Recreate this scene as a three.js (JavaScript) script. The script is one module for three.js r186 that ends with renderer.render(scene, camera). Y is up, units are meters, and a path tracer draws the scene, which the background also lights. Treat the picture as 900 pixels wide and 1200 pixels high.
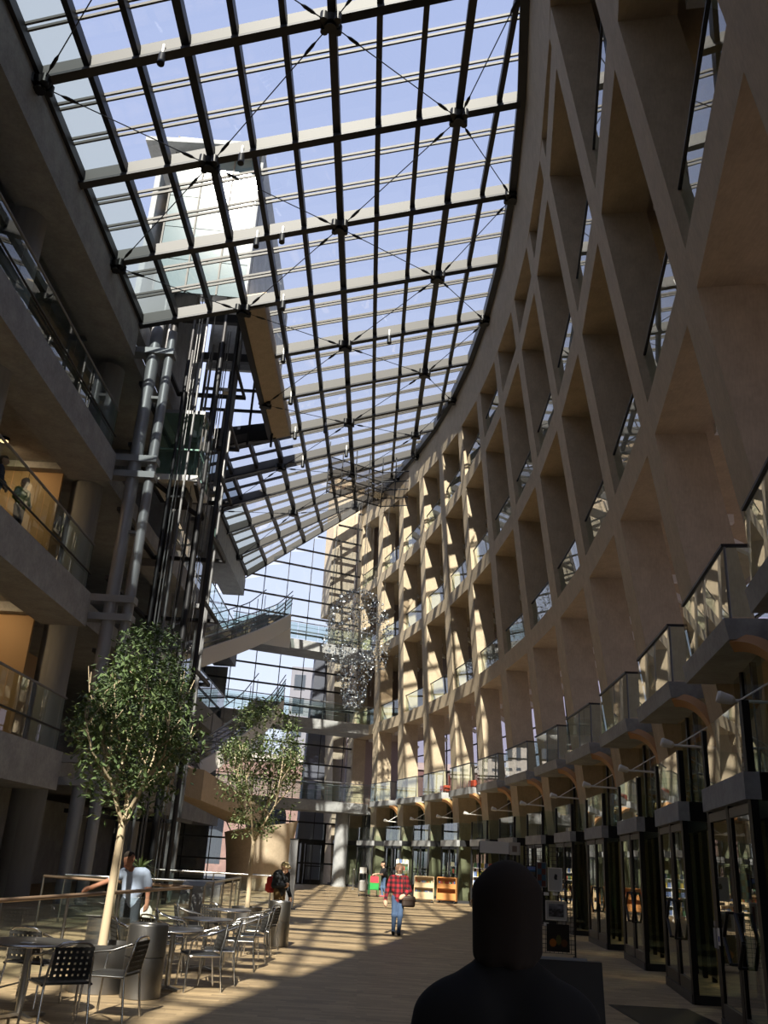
import * as THREE from 'three';
import { mergeGeometries, toCreasedNormals } from 'three/addons/utils/BufferGeometryUtils.js';
import { RoundedBoxGeometry } from 'three/addons/geometries/RoundedBoxGeometry.js';
import { MarchingCubes } from 'three/addons/objects/MarchingCubes.js';
import { RectAreaLightUniformsLib } from 'three/addons/lights/RectAreaLightUniformsLib.js';
RectAreaLightUniformsLib.init();

// ---------------------------------------------------------------- camera, sky, sun, exposure
const scene = new THREE.Scene();
const camera = new THREE.PerspectiveCamera(2 * Math.atan(600 / 1040) * 180 / Math.PI, 900 / 1200, 0.05, 2000);
camera.position.set(0, 1.62, 0);
camera.rotation.order = 'YXZ';
camera.rotation.set(21.4 * Math.PI / 180, 0, 3.24 * Math.PI / 180);
const renderer = new THREE.WebGLRenderer({ antialias: true });
renderer.toneMapping = THREE.LinearToneMapping;
renderer.toneMappingExposure = 1.1;
renderer.shadowMap.enabled = true;

const SUN_TRAVEL = new THREE.Vector3(0.10, -0.98, -1.1).normalize();   // afternoon sun behind the camera, about 41 degrees up
{
  const W = 512, H = 256, d = new Float32Array(W * H * 4), s = SUN_TRAVEL.clone().negate();
  for (let r = 0; r < H; r++) for (let c = 0; c < W; c++) {
    const el = ((r + 0.5) / H - 0.5) * Math.PI, az = ((c + 0.5) / W - 0.5) * 2 * Math.PI;
    const x = Math.cos(az) * Math.cos(el), y = Math.sin(el), z = Math.sin(az) * Math.cos(el);
    const h = Math.pow(1 - Math.max(0, y), 2.2), g = Math.max(0, x * s.x + y * s.y + z * s.z), glow = 0.35 * Math.pow(g, 8);
    const o = (r * W + c) * 4;
    d[o] = 0.46 + 0.56 * h + glow; d[o + 1] = 0.54 + 0.52 * h + glow; d[o + 2] = 0.84 + 0.32 * h + glow; d[o + 3] = 1;
    if (y < 0) { d[o] = 0.32; d[o + 1] = 0.32; d[o + 2] = 0.33; }
  }
  const t = new THREE.DataTexture(d, W, H, THREE.RGBAFormat, THREE.FloatType);
  t.mapping = THREE.EquirectangularReflectionMapping; t.magFilter = t.minFilter = THREE.LinearFilter; t.needsUpdate = true;
  scene.background = t;
}
const SKY_STRENGTH = 1.2;
scene.backgroundIntensity = SKY_STRENGTH;
const sun = new THREE.DirectionalLight(new THREE.Color().setRGB(1.0, 0.92, 0.78), 14);
sun.name = 'sun';
sun.position.copy(SUN_TRAVEL).multiplyScalar(-90).add(new THREE.Vector3(0, 0, -25));
sun.target.position.set(0, 0, -25);
sun.castShadow = true;
Object.assign(sun.shadow.camera, { left: -40, right: 40, top: 50, bottom: -50, near: 1, far: 220 });
sun.shadow.mapSize.set(4096, 4096);
scene.add(sun, sun.target);

// ---------------------------------------------------------------- helpers
let seed = 7;
const rnd = () => { seed = (seed * 1664525 + 1013904223) >>> 0; return seed / 4294967296; };
const rr = (a, b) => a + (b - a) * rnd();
const V = (x, y, z) => new THREE.Vector3(x, y, z);
const lerp = (a, b, t) => a + (b - a) * t;
const UP = V(0, 1, 0);
const taken = {};
const numbered = (n) => { const k = taken[n] = (taken[n] ?? -1) + 1; return k ? n + '_' + String(k).padStart(3, '0') : n; };

function clean(g) {                                     // plain triangles with position, normal, uv (and colour)
  if (g.index) g = g.toNonIndexed();
  for (const k of Object.keys(g.attributes)) if (!['position', 'normal', 'uv', 'color'].includes(k)) g.deleteAttribute(k);
  if (!g.attributes.normal) g.computeVertexNormals();
  if (!g.attributes.uv) g.setAttribute('uv', new THREE.BufferAttribute(new Float32Array(g.attributes.position.count * 2), 2));
  g.morphAttributes = {};
  return g;
}
function join(list) { list = list.flat(Infinity).map(clean); return list.length === 1 ? list[0] : mergeGeometries(list); }
function part(parent, name, geo, mat, label) {
  const m = new THREE.Mesh(Array.isArray(geo) ? join(geo) : geo, mat);
  m.name = name; if (label) m.userData.label = label;
  parent.add(m); return m;
}
function group(parent, name) { const g = new THREE.Group(); g.name = name; parent.add(g); return g; }
function thing(name, label, category, grp, pos = [0, 0, 0], turn = 0) {
  const g = new THREE.Group(); g.name = numbered(name); g.userData = { label, category };
  if (grp) g.userData.group = grp;
  g.position.set(...pos); g.rotation.y = turn; scene.add(g); return g;
}
function solo(name, geo, mat, label, category, grp) {
  const m = new THREE.Mesh(Array.isArray(geo) ? join(geo) : geo, mat);
  m.name = numbered(name); m.userData = { label, category }; if (grp) m.userData.group = grp; scene.add(m); return m;
}
function struct(name, label, category) {
  const g = new THREE.Group(); g.name = name; g.userData = { kind: 'structure', label, category }; scene.add(g); return g;
}
function copy(src, pos, turn = 0, label) {
  const c = src.clone(); c.name = numbered(src.name.replace(/_\d\d\d$/, '')); c.position.set(...pos); c.rotation.y = turn;
  c.userData = { ...src.userData }; if (label) c.userData.label = label; scene.add(c); return c;
}
// a block from eight corners: four below, the four above them in the same order; uv in metres
function hexa(c) {
  const mid = c.reduce((a, p) => a.add(p), V(0, 0, 0)).multiplyScalar(1 / 8), pos = [], nor = [], uv = [];
  for (const q of [[0, 1, 2, 3], [4, 5, 6, 7], [0, 1, 5, 4], [1, 2, 6, 5], [2, 3, 7, 6], [3, 0, 4, 7]]) {
    let [a, b, e, f] = q.map((i) => c[i]);
    let n = V(0, 0, 0).crossVectors(e.clone().sub(a), f.clone().sub(b)).normalize();
    const ctr = a.clone().add(b).add(e).add(f).multiplyScalar(0.25);
    if (n.dot(ctr.sub(mid)) < 0) { [b, f] = [f, b]; n.negate(); }
    const ay = Math.abs(n.y) > 0.7, ax = Math.abs(n.x) > Math.abs(n.z);
    for (const p of [a, b, e, a, e, f]) { pos.push(p.x, p.y, p.z); nor.push(n.x, n.y, n.z); ay ? uv.push(p.x, p.z) : ax ? uv.push(p.z, p.y) : uv.push(p.x, p.y); }
  }
  const g = new THREE.BufferGeometry();
  g.setAttribute('position', new THREE.Float32BufferAttribute(pos, 3));
  g.setAttribute('normal', new THREE.Float32BufferAttribute(nor, 3));
  g.setAttribute('uv', new THREE.Float32BufferAttribute(uv, 2));
  return g;
}
const box = (x0, x1, y0, y1, z0, z1) => hexa([V(x0, y0, z0), V(x1, y0, z0), V(x1, y0, z1), V(x0, y0, z1), V(x0, y1, z0), V(x1, y1, z0), V(x1, y1, z1), V(x0, y1, z1)]);
function bar(a, b, w, h, up = UP) {                     // a straight bar w wide and h high, centred on a-b
  const d = b.clone().sub(a).normalize(), s = V(0, 0, 0).crossVectors(d, up).normalize().multiplyScalar(w / 2), u = V(0, 0, 0).crossVectors(s, d).normalize().multiplyScalar(h / 2);
  const at = (p, i, j) => p.clone().addScaledVector(s, i).addScaledVector(u, j);
  return hexa([at(a, -1, -1), at(a, 1, -1), at(b, 1, -1), at(b, -1, -1), at(a, -1, 1), at(a, 1, 1), at(b, 1, 1), at(b, -1, 1)]);
}
function rod(a, b, r, r2 = r, seg = 8) {
  const d = b.clone().sub(a), g = new THREE.CylinderGeometry(r2, r, d.length(), seg, 1);
  g.applyQuaternion(new THREE.Quaternion().setFromUnitVectors(UP, d.normalize()));
  return g.translate((a.x + b.x) / 2, (a.y + b.y) / 2, (a.z + b.z) / 2);
}
const tube = (pts, r, n = 20, seg = 6) => new THREE.TubeGeometry(new THREE.CatmullRomCurve3(pts, false, 'catmullrom', 0.3), n, r, seg, false);
function quad(a, b, c, d) {
  const g = new THREE.BufferGeometry(), n = V(0, 0, 0).crossVectors(b.clone().sub(a), d.clone().sub(a)).normalize(), P = [a, b, c, a, c, d];
  const w = a.distanceTo(b), h = a.distanceTo(d);
  g.setAttribute('position', new THREE.Float32BufferAttribute(P.flatMap((p) => [p.x, p.y, p.z]), 3));
  g.setAttribute('normal', new THREE.Float32BufferAttribute(P.flatMap(() => [n.x, n.y, n.z]), 3));
  g.setAttribute('uv', new THREE.Float32BufferAttribute([0, 0, w, 0, w, h, 0, 0, w, h, 0, h], 2));
  return g;
}

// value noise for textures
function noiseGrid(n, s) { let q = s; const a = new Float32Array(n * n); for (let i = 0; i < n * n; i++) { q = (q * 1664525 + 1013904223) >>> 0; a[i] = q / 4294967296; } return a; }
function noise2(a, n, x, y) {
  const i = Math.floor(x), j = Math.floor(y), f = x - i, g = y - j, s = f * f * (3 - 2 * f), t = g * g * (3 - 2 * g), at = (p, q) => a[((q % n + n) % n) * n + ((p % n + n) % n)];
  return lerp(lerp(at(i, j), at(i + 1, j), s), lerp(at(i, j + 1), at(i + 1, j + 1), s), t);
}
function texture(size, metres, f, srgb = true) {        // f(u, v in 0..1) gives [r, g, b] in 0..1 (sRGB) or a number
  const d = new Uint8Array(size * size * 4);
  for (let y = 0; y < size; y++) for (let x = 0; x < size; x++) {
    let c = f(x / size, y / size); if (typeof c === 'number') c = [c, c, c];
    for (let k = 0; k < 3; k++) d[(y * size + x) * 4 + k] = Math.max(0, Math.min(255, c[k] * 255));
    d[(y * size + x) * 4 + 3] = 255;
  }
  const t = new THREE.DataTexture(d, size, size); t.wrapS = t.wrapT = THREE.RepeatWrapping; t.magFilter = THREE.LinearFilter; t.minFilter = THREE.LinearMipmapLinearFilter; t.generateMipmaps = true;
  if (srgb) t.colorSpace = THREE.SRGBColorSpace;
  t.repeat.set(1 / metres, 1 / metres); t.needsUpdate = true; return t;
}
const N1 = noiseGrid(64, 11), N2 = noiseGrid(64, 77), N3 = noiseGrid(16, 5);
const fbm = (u, v) => 0.5 * noise2(N3, 16, u * 16, v * 16) + 0.3 * noise2(N1, 64, u * 64, v * 64) + 0.2 * noise2(N2, 64, u * 128, v * 128);

// ---------------------------------------------------------------- materials
const std = (rgb, roughness, metalness = 0, more = {}) => new THREE.MeshStandardMaterial({ color: new THREE.Color().setRGB(...rgb), roughness, metalness, ...more });
const concreteTex = texture(512, 6, (u, v) => 0.86 + 0.2 * (fbm(u, v) - 0.5) + 0.05 * (noise2(N2, 64, u * 256, v * 256) - 0.5));
const precastTex = texture(512, 4, (u, v) => 0.92 + 0.12 * (fbm(u, v) - 0.5) + 0.05 * (noise2(N1, 64, u * 320, v * 40) - 0.5));
const floorTex = texture(1024, 4, (u, v) => {           // narrow stone strips laid across the hall
  const row = Math.floor(v * 40), off = noise2(N1, 64, row * 7.3, 3) * 8, cell = Math.floor(u * 8 + off), fu = (u * 8 + off) % 1, fv = (v * 40) % 1;
  const t = 0.8 + 0.24 * (noise2(N2, 64, cell * 3.7, row * 1.9) - 0.5) + 0.1 * (fbm(u, v) - 0.5), j = fv < 0.08 || fu < 0.008 ? 0.8 : 1;
  return [t * j, t * j * 0.985, t * j * 0.96];
});
const floorBump = texture(1024, 4, (u, v) => { const row = Math.floor(v * 40), off = noise2(N1, 64, row * 7.3, 3) * 8, fu = (u * 8 + off) % 1, fv = (v * 40) % 1; return fv < 0.08 || fu < 0.008 ? 0.2 : 0.8; }, false);
const M = {
  concrete: std([0.45, 0.455, 0.455], 0.85, 0, { map: concreteTex }),
  slab: std([0.45, 0.455, 0.455], 0.9, 0, { map: concreteTex }),
  precast: std([0.56, 0.45, 0.31], 0.8, 0, { map: precastTex }),
  beige: std([0.60, 0.48, 0.34], 0.8, 0, { map: precastTex }),
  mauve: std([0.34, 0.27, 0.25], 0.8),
  floor: std([0.56, 0.42, 0.255], 0.55, 0, { map: floorTex, bumpMap: floorBump, bumpScale: 0.004 }),
  black: std([0.012, 0.012, 0.013], 0.45, 0.3),
  iron: std([0.03, 0.03, 0.033], 0.5, 0.4),
  girder: std([0.095, 0.09, 0.085], 0.55, 0),
  alu: std([0.075, 0.068, 0.06], 0.55, 0),
  steel: std([0.20, 0.20, 0.205], 0.45, 0.35),
  tubeGrey: std([0.34, 0.35, 0.37], 0.4, 0.3),
  chrome: std([0.72, 0.70, 0.67], 0.22, 1),
  stainless: std([0.5, 0.48, 0.45], 0.35, 1),
  dullmetal: std([0.22, 0.21, 0.2], 0.38, 0.9),
  white: std([0.78, 0.76, 0.72], 0.5),
  wood: std([0.46, 0.24, 0.10], 0.5),
  warmwall: std([0.44, 0.29, 0.15], 0.7),
  red: std([0.45, 0.05, 0.02], 0.6),
  asphalt: std([0.16, 0.155, 0.15], 0.9),
  brick: std([0.27, 0.165, 0.14], 0.85, 0, { map: concreteTex }),
};
const glassOf = (rgb, roughness = 0, more = {}) => new THREE.MeshPhysicalMaterial({ color: new THREE.Color().setRGB(...rgb), roughness, metalness: 0, transmission: 1, thickness: 0, ior: 1.5, side: THREE.DoubleSide, ...more });
M.roofglass = glassOf([0.72, 0.75, 0.77]);
M.fritglass = glassOf([0.27, 0.31, 0.33], 0.62);
M.clear = glassOf([0.86, 0.93, 0.91]);
M.railglass = glassOf([0.72, 0.84, 0.80], 0, { ior: 1.7 });
M.windowglass = glassOf([0.78, 0.82, 0.86]);
M.dimglass = glassOf([0.42, 0.38, 0.44]);
M.shopglass = glassOf([0.50, 0.58, 0.54]);
M.cabglass = glassOf([0.70, 0.90, 0.84]);

// ---------------------------------------------------------------- the crescent wall's surface (measured), its columns and levels
const wallX = (z, y) => ((3.63025736e-6 * z - 5.73205889e-3) * z - 0.315009984) * z + 1.47096199 + (-0.00315118 * z - 0.20716538) * (y - 9) + (z > -8 ? 0.006 * (z + 8) * (z + 8) : 0);
const wallIn = (z) => { const s = (3 * 3.63e-6 * z - 2 * 5.732e-3) * z - 0.315; return V(1, 0, -s).normalize(); };   // away from the hall
const wallT = (z) => { const n = wallIn(z); return V(-n.z, 0, n.x); };
const colZ = (k) => 0.0116658133 * k * k + 4.07814362 * k - 56.1973716;
const colDepth = (z) => 0.88;
const COLW = 0.88;
const onWall = (z, y, inward = 0) => V(wallX(z, y), y, z).addScaledVector(wallIn(z), inward);
const roofSoffit = (z) => 23.64 - 0.098 * (z + 56.2);
const eaveY = (z) => 22.55 - 0.073 * (z + 19.85);
const LEVELS = [9.0, 13.85, 18.7];                     // undersides of the three upper beams
const block = (z0, z1, f0, f1, y0, y1) => {             // a block of the wall between two z, between two depths, between two heights (numbers or functions of z)
  const Y = (y, z) => (typeof y === 'function' ? y(z) : y), F = (f, z) => (typeof f === 'function' ? f(z) : f);
  const c = (y) => [[z0, f0], [z0, f1], [z1, f1], [z1, f0]].map(([z, f]) => onWall(z, Y(y, z), F(f, z)));
  return hexa([...c(y0), ...c(y1)]);
};

// ---------------------------------------------------------------- floor, ground
const floor = new THREE.Mesh(box(-30, 14, -0.3, 0, -62, 26), M.floor);
floor.name = 'floor'; floor.userData = { kind: 'structure', label: 'tan stone strip floor of the hall striped with sunlight', category: 'floor' };
scene.add(floor);
const ground = new THREE.Mesh(box(-260, 260, -1.3, -0.32, -420, 160), M.asphalt);
ground.name = 'ground'; ground.userData = { kind: 'structure', label: 'grey street paving outside beyond the glass end wall', category: 'ground' };
scene.add(ground);

// ---------------------------------------------------------------- wall_right: columns, beams, gallery slabs, railing glass
const wallR = struct('wall_right', 'tall curved wall of tan concrete columns and beams with open galleries', 'wall');
const K0 = -1, K1 = 17;
for (let k = K0; k <= K1; k++) {
  const z = colZ(k), out = k < 0;
  part(wallR, 'column', block(z - COLW, z, 0, colDepth, 0, roofSoffit), M.precast);
  if (k === K1) continue;
  const zn = colZ(k + 1) - COLW;
  for (const [n, y] of LEVELS.entries()) {
    const top = Math.min(y + 0.62, roofSoffit(z) - 0.3);
    if (roofSoffit(zn) < y + 0.5) continue;
    part(wallR, 'beam', block(z, zn, 0, colDepth, y, y + 0.62), M.precast);
    if (k < -1) continue;
    part(wallR, 'gallery_floor', block(z - COLW, zn, (q) => colDepth(q) + 0.003, (q) => colDepth(q) + 3.4, y + 0.2, y + 0.55), M.precast);
    if (roofSoffit(zn) > y + 2.2) {
      part(wallR, 'railing_glass', quad(onWall(z, y + 0.66, 0.16), onWall(zn, y + 0.66, 0.16), onWall(zn, y + 1.62, 0.16), onWall(z, y + 1.62, 0.16)), M.railglass);
      part(wallR, 'railing_cap', bar(onWall(z, y + 1.63, 0.16), onWall(zn, y + 1.63, 0.16), 0.05, 0.035), M.iron);
    }
    // bent steel strut under each gallery
    const zc = z + 0.25, dp = colDepth(z);
    part(wallR, 'strut', [bar(onWall(zc, y + 0.05, dp + 0.25), onWall(zc, y - 0.75, dp + 1.7), 0.16, 0.16), bar(onWall(zc, y - 0.02, dp + 0.1), onWall(zc, y - 0.02, dp + 1.5), 0.16, 0.2)], M.white);
  }
  part(wallR, 'roof_beam', block(z - COLW, zn, 0, colDepth, roofSoffit, (q) => eaveY(q) + 0.25), M.precast);
  if (k >= -1) {
    part(wallR, 'gallery_roof', block(z - COLW, zn, (q) => colDepth(q) + 0.003, (q) => colDepth(q) + 3.6, (q) => roofSoffit(q) + 0.4, (q) => roofSoffit(q) + 0.8), M.precast);
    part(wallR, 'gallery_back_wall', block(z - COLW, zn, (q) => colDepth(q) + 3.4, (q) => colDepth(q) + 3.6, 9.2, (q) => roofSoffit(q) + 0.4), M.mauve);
    // floor of the second level
    part(wallR, 'gallery_floor', block(z - COLW, zn, (q) => colDepth(q) * 0.2, (q) => colDepth(q) + 3.4, 4.57, 4.8), M.precast);
    // glazing behind the second level
    const B = (q) => colDepth(q) + 3.5;
    part(wallR, 'gallery_pane', quad(onWall(z - COLW, 4.8, B(z)), onWall(zn, 4.8, B(z)), onWall(zn, 9.2, B(z)), onWall(z - COLW, 9.2, B(z))), M.dimglass);
    for (const q of [0, 1.4, 2.8]) part(wallR, 'gallery_mullion', bar(onWall(z - COLW + q, 4.8, B(z)), onWall(z - COLW + q, 9.2, B(z)), 0.08, 0.08, V(0, 0, 1)), M.black);
    for (const y of [5.6, 6.9, 8.2]) part(wallR, 'gallery_transom', bar(onWall(z - COLW, y, B(z)), onWall(zn, y, B(z)), 0.07, 0.07), M.black);
  }
}

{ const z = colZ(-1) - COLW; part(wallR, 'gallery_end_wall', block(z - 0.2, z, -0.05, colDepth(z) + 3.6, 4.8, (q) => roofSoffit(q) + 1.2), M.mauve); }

// ---------------------------------------------------------------- ceiling: skylight of girders, rafters, purlins and panes
const ceil = struct('ceiling', 'sloping glass skylight on dark steel girders and rafters', 'skylight');
const I0 = -8, I1 = 11, EX = -9, DX = 1.17;
const zl = (i) => (i <= 8 ? -16.4 - 3.52 * i : i <= 9 ? lerp(-44.56, -48.4, i - 8) : i <= 10 ? lerp(-48.4, -52.6, i - 9) : lerp(-52.6, -57, i - 10));
const zr = (i) => (i <= 10 ? -15.7 - 4.17 * i : lerp(-57.4, -60.7, i - 10));
const Lp = (i) => V(EX, 18.65, zl(i));
const Rp = (i) => { const z = zr(i), y = eaveY(z); return V(wallX(z, y), y, z); };
const SP = (i, x, up = 0) => { const a = Lp(i), b = Rp(i), p = a.lerp(b, (x - EX) / (b.x - EX)); p.y += up; return p; };
const SHAFTX = EX + 3 * DX;
const inShaft = (i, x) => i > 2.99 && i < 6.01 && x < SHAFTX - 0.01;
for (let i = I0; i <= I1; i++) {
  const x0 = i > 3 && i < 6 ? SHAFTX : EX, a = SP(i, x0), b = Rp(i);
  part(ceil, 'girder', bar(a.clone().add(V(0, 0.29, 0)), b.clone().add(V(0, 0.28, 0)), 0.1, 0.42), M.girder);
  part(ceil, 'girder_flange', bar(a.clone().add(V(0, 0.035, 0)), b.clone().add(V(0, 0.035, 0)), 0.26, 0.07), M.iron, 'black bottom flange');
  if (i === I1) continue;
  for (const q of [1 / 3, 2 / 3]) {
    const xs = i >= 3 && i < 6 ? SHAFTX : EX, e = Rp(i + q).x;
    part(ceil, 'purlin', [-0.085, 0.085].map((o) => bar(SP(i + q, xs, 0.45).add(V(0, 0, o)), SP(i + q, e, 0.45).add(V(0, 0, o)), 0.055, 0.075)), M.alu);
  }
}
for (let j = 0; j <= 12; j++) {
  const x = EX + DX * j, seg = [];
  for (let i = I0; i < I1; i++) {
    if (inShaft(i + 0.5, x)) continue;
    let e = 1; while (e > 0 && Rp(i + e).x < x + 0.08) e -= 0.1;
    let s = 0; while (s < e && Rp(i + s).x < x + 0.08) s += 0.1;
    if (e - s < 0.15) continue;
    seg.push(bar(SP(i + s, x, 0.34), SP(i + e, x, 0.34), j % 3 ? 0.15 : 0.21, 0.3));
  }
  if (seg.length) part(ceil, 'rafter', seg, M.iron);
}
{ // panes: the nearest in view as parts, the rest joined
  const rest = [], restFrit = []; let count = 0;
  const order = []; for (let i = 0; i <= 8; i++) order.push(i); for (let i = -1; i >= I0; i--) order.push(i); order.push(9, 10);
  for (const i of order) for (let q = 0; q < 3; q++) {
    const a = i + q / 3, b = i + (q + 1) / 3;
    for (let j = 0; j < 13; j++) {
      const x0 = EX + DX * j; let x1 = x0 + DX; const ra = Rp(a).x, rb = Rp(b).x;
      if (inShaft(i + 0.5, x0 + 0.5)) continue;
      if (x0 > Math.min(ra, rb) - 0.05) { if (x0 > Math.max(ra, rb) - 0.05) continue; }
      const xa = Math.min(x1, Math.max(ra, x0)), xb = Math.min(x1, Math.max(rb, x0));
      const g = quad(SP(a, x0, 0.52), SP(b, x0, 0.52), SP(b, xb, 0.52), SP(a, xa, 0.52));
      if (i >= 0 && count < 300) { part(ceil, 'pane', g, j ? M.roofglass : M.fritglass); count++; } else (j ? rest : restFrit).push(g);
    }
  }
  part(ceil, 'further_panes', rest, M.roofglass).userData.kind = 'stuff';
  part(ceil, 'further_fritted_panes', restFrit, M.fritglass).userData.kind = 'stuff';
}
{ // dark edge member along the crescent wall and along the left eave
  for (let i = I0; i < I1; i++) part(ceil, 'edge_beam', bar(Rp(i).add(V(-0.12, 0.2, 0)), Rp(i + 1).add(V(-0.12, 0.2, 0)), 0.24, 0.5), M.iron);
}
part(ceil, 'eave_kerb', box(EX - 0.35, EX - 0.01, 18.6, 19.25, zl(I1), zl(I0)), M.concrete);
// star-shaped hubs below the girders with crossing tension rods
const hubs = {};
for (let i = -6; i <= 10; i++) {
  const even = ((i % 2) + 2) % 2 === 0, xs = even ? [0, 6, 12] : [3, 9];
  for (const j of xs) {
    let x = EX + DX * j; const e = Rp(i).x; if (j === 12 || x > e - 0.3) x = e - 0.12; if (j === 0) x = EX + 0.12;
    if (inShaft(i, x)) continue;
    const p = SP(i, x, -0.06); hubs[i + ',' + j] = p;
    const g = [new THREE.CylinderGeometry(0.26, 0.2, 0.16, 12).translate(p.x, p.y, p.z), new THREE.CylinderGeometry(0.12, 0.16, 0.12, 10).translate(p.x, p.y - 0.13, p.z)];
    for (let a = 0; a < 4; a++) { const t = Math.PI / 4 + a * Math.PI / 2; g.push(new THREE.CylinderGeometry(0.1, 0.1, 0.24, 8).translate(p.x + 0.24 * Math.cos(t), p.y, p.z + 0.24 * Math.sin(t))); }
    part(ceil, 'rod_hub', g, M.black);
  }
}
for (const [key, p] of Object.entries(hubs)) {
  const [i, j] = key.split(',').map(Number);
  for (const dj of [-3, 3]) {
    const q = hubs[(i + 1) + ',' + (j + dj)]; if (!q) continue;
    const a = p.clone().lerp(q, 0.04).add(V(0, -0.04, 0)), b = p.clone().lerp(q, 0.96).add(V(0, -0.04, 0)), at = (t) => a.clone().lerp(b, t);
    part(ceil, 'tension_rod', [rod(a, b, 0.016, 0.016, 5), ...[0.1, 0.86].flatMap((t) => [rod(at(t), at(t + 0.05), 0.045, 0.045, 6), rod(at(t - 0.03), at(t), 0.012, 0.045, 6), rod(at(t + 0.05), at(t + 0.08), 0.045, 0.012, 6)])], M.iron);
  }
}
// roof closing the lens-shaped hall behind the camera
part(ceil, 'roof_slab', box(-26, 8, 18.9, 19.4, 12.2, 30), M.slab);

// upper lift shaft breaking through the skylight
{
  const a = SP(3, SHAFTX), b = SP(6, SHAFTX);
  const seg = (i) => hexa([SP(i, SHAFTX, -0.1), SP(i, SHAFTX + 0.75, -0.1), SP(i + 1, SHAFTX + 0.75, -0.1), SP(i + 1, SHAFTX, -0.1), SP(i, SHAFTX, 0.6), SP(i, SHAFTX + 0.75, 0.6), SP(i + 1, SHAFTX + 0.75, 0.6), SP(i + 1, SHAFTX, 0.6)]);
  for (let i = 3; i < 6; i++) part(ceil, 'shaft_kerb', seg(i), M.beige);
  part(ceil, 'shaft_kerb_edge', bar(a.clone().add(V(-0.12, 0.1, 0)), b.clone().add(V(-0.12, 0.1, 0)), 0.22, 0.6), M.iron);
  part(ceil, 'shaft_side_wall', box(SHAFTX - 0.06, SHAFTX + 0.04, 20.4, 27, b.z, a.z), M.concrete);
  part(ceil, 'shaft_far_wall', box(EX, SHAFTX, 23.3, 27, zl(6) - 0.3, zl(6) - 0.1), M.concrete);
  part(ceil, 'shaft_outer_wall', box(EX - 0.4, EX - 0.2, 19.3, 25.6, zl(6), zl(3)), M.concrete);
  for (const q of [0.2, 0.5, 0.8]) part(ceil, 'shaft_roof_beam', box(EX, SHAFTX, 22.4, 22.8, lerp(zl(3), zl(6), q) - 0.12, lerp(zl(3), zl(6), q) + 0.12), M.iron);
    part(ceil, 'shaft_roof', box(EX - 1, SHAFTX + 0.04, 27, 27.2, zl(6), zl(3) + 0.1), M.concrete);
  // glazed far side of the shaft
  const zf = zl(6) - 0.3;
  part(ceil, 'shaft_pane', quad(V(EX, 20.2, zf), V(SHAFTX, 20.2, zf), V(SHAFTX, 23.3, zf), V(EX, 23.3, zf)), M.windowglass);
  for (const x of [EX, EX + 1.2, EX + 2.4, SHAFTX]) part(ceil, 'shaft_mullion', box(x - 0.05, x + 0.05, 19.4, 27, zf - 0.05, zf + 0.07), M.iron);
  for (const y of [21.2, 22.3]) part(ceil, 'shaft_transom', box(EX, SHAFTX, y - 0.06, y + 0.06, zf - 0.05, zf + 0.07), M.iron);
  part(ceil, 'shaft_sill', bar(V(EX, 19.5, zf), SP(6, SHAFTX, 0.3), 0.3, 0.9), M.iron);
}

// ---------------------------------------------------------------- wall_left: concrete floors, fascias, columns
const wallL = struct('wall_left', 'grey concrete floors and round columns of the library wing', 'wall');
const LV = [[3.0, 4.07], [7.85, 8.9], [12.73, 13.7], [17.5, 18.6]];
const WL = EX, WB = -20;
for (const [n, [y0, y1]] of LV.entries()) {
  for (const [z0, z1] of [[-27, 24], [-57.2, -36.2]]) {
    part(wallL, 'edge_beam', box(WL - 1.4, WL, y0, y1, z0, z1), M.concrete);
    part(wallL, 'floor_slab', box(WB, WL - 1.402, y1 - 0.4, y1, z0, z1), M.slab);
  }
}
for (const z of [-28.4, -20, -11.6, -3, 5.4, 14, -40.5, -49]) part(wallL, 'round_column', rod(V(-10.25, 0, z), V(-10.25, 17.7, z), 0.52, 0.52, 28), M.concrete);
part(wallL, 'back_wall', box(WB - 0.3, WB, 0, 18.6, -57, 24), M.warmwall);
part(wallL, 'back_wall_of_lift', box(-13.4, -13.2, 0, 18.6, -36.2, -27), M.concrete);
part(wallL, 'lift_lobby_roof', box(WB, WL - 0.36, 18.0, 18.6, -36.2, -27.01), M.slab);
part(wallL, 'lift_lobby_far_wall', box(-13.04, WL - 0.4, 13.8, 18.0, -36.2, -36.0), M.concrete);
part(wallL, 'ground_floor_screen', box(-13.4, -13.2, 0, 3.2, -50, -36.21), M.concrete);
for (const [y0, y1] of [[3.35, 4.07], [8.2, 8.9], [13.08, 13.7]]) part(wallL, 'lift_lobby_floor', box(-13.2, WL - 0.4, y0, y1, -36.2, -27.01), M.slab);
for (const [y0, y1] of [[4.07, 7.85], [8.9, 12.73]]) for (let z = -36; z < -6; z += 5) part(wallL, 'timber_panel', box(-13.2, -13.05, y0 + 0.01, y1 + 0.4, z, z + 4.96), M.warmwall);
for (const [y0, y1] of [[4.07, 8.3], [8.9, 13.15]]) for (const x of [-13.0, -11.88]) part(wallL, 'timber_end_panel', box(x, x + 1.1, y0 + 0.01, y1, -27.5, -27.38), M.warmwall);
part(wallL, 'wing_end_wall', box(WB, WL - 0.5, 0, 12.7, -57.4, -57.21), M.concrete);
part(wallL, 'ground_floor_wall', box(-11.6, -11.5, 0, 3.2, -27, 24), M.concrete);
part(wallL, 'parapet', box(WB, WL + 0.0, 18.6, 19.5, 12.2, 24), M.concrete);
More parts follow.
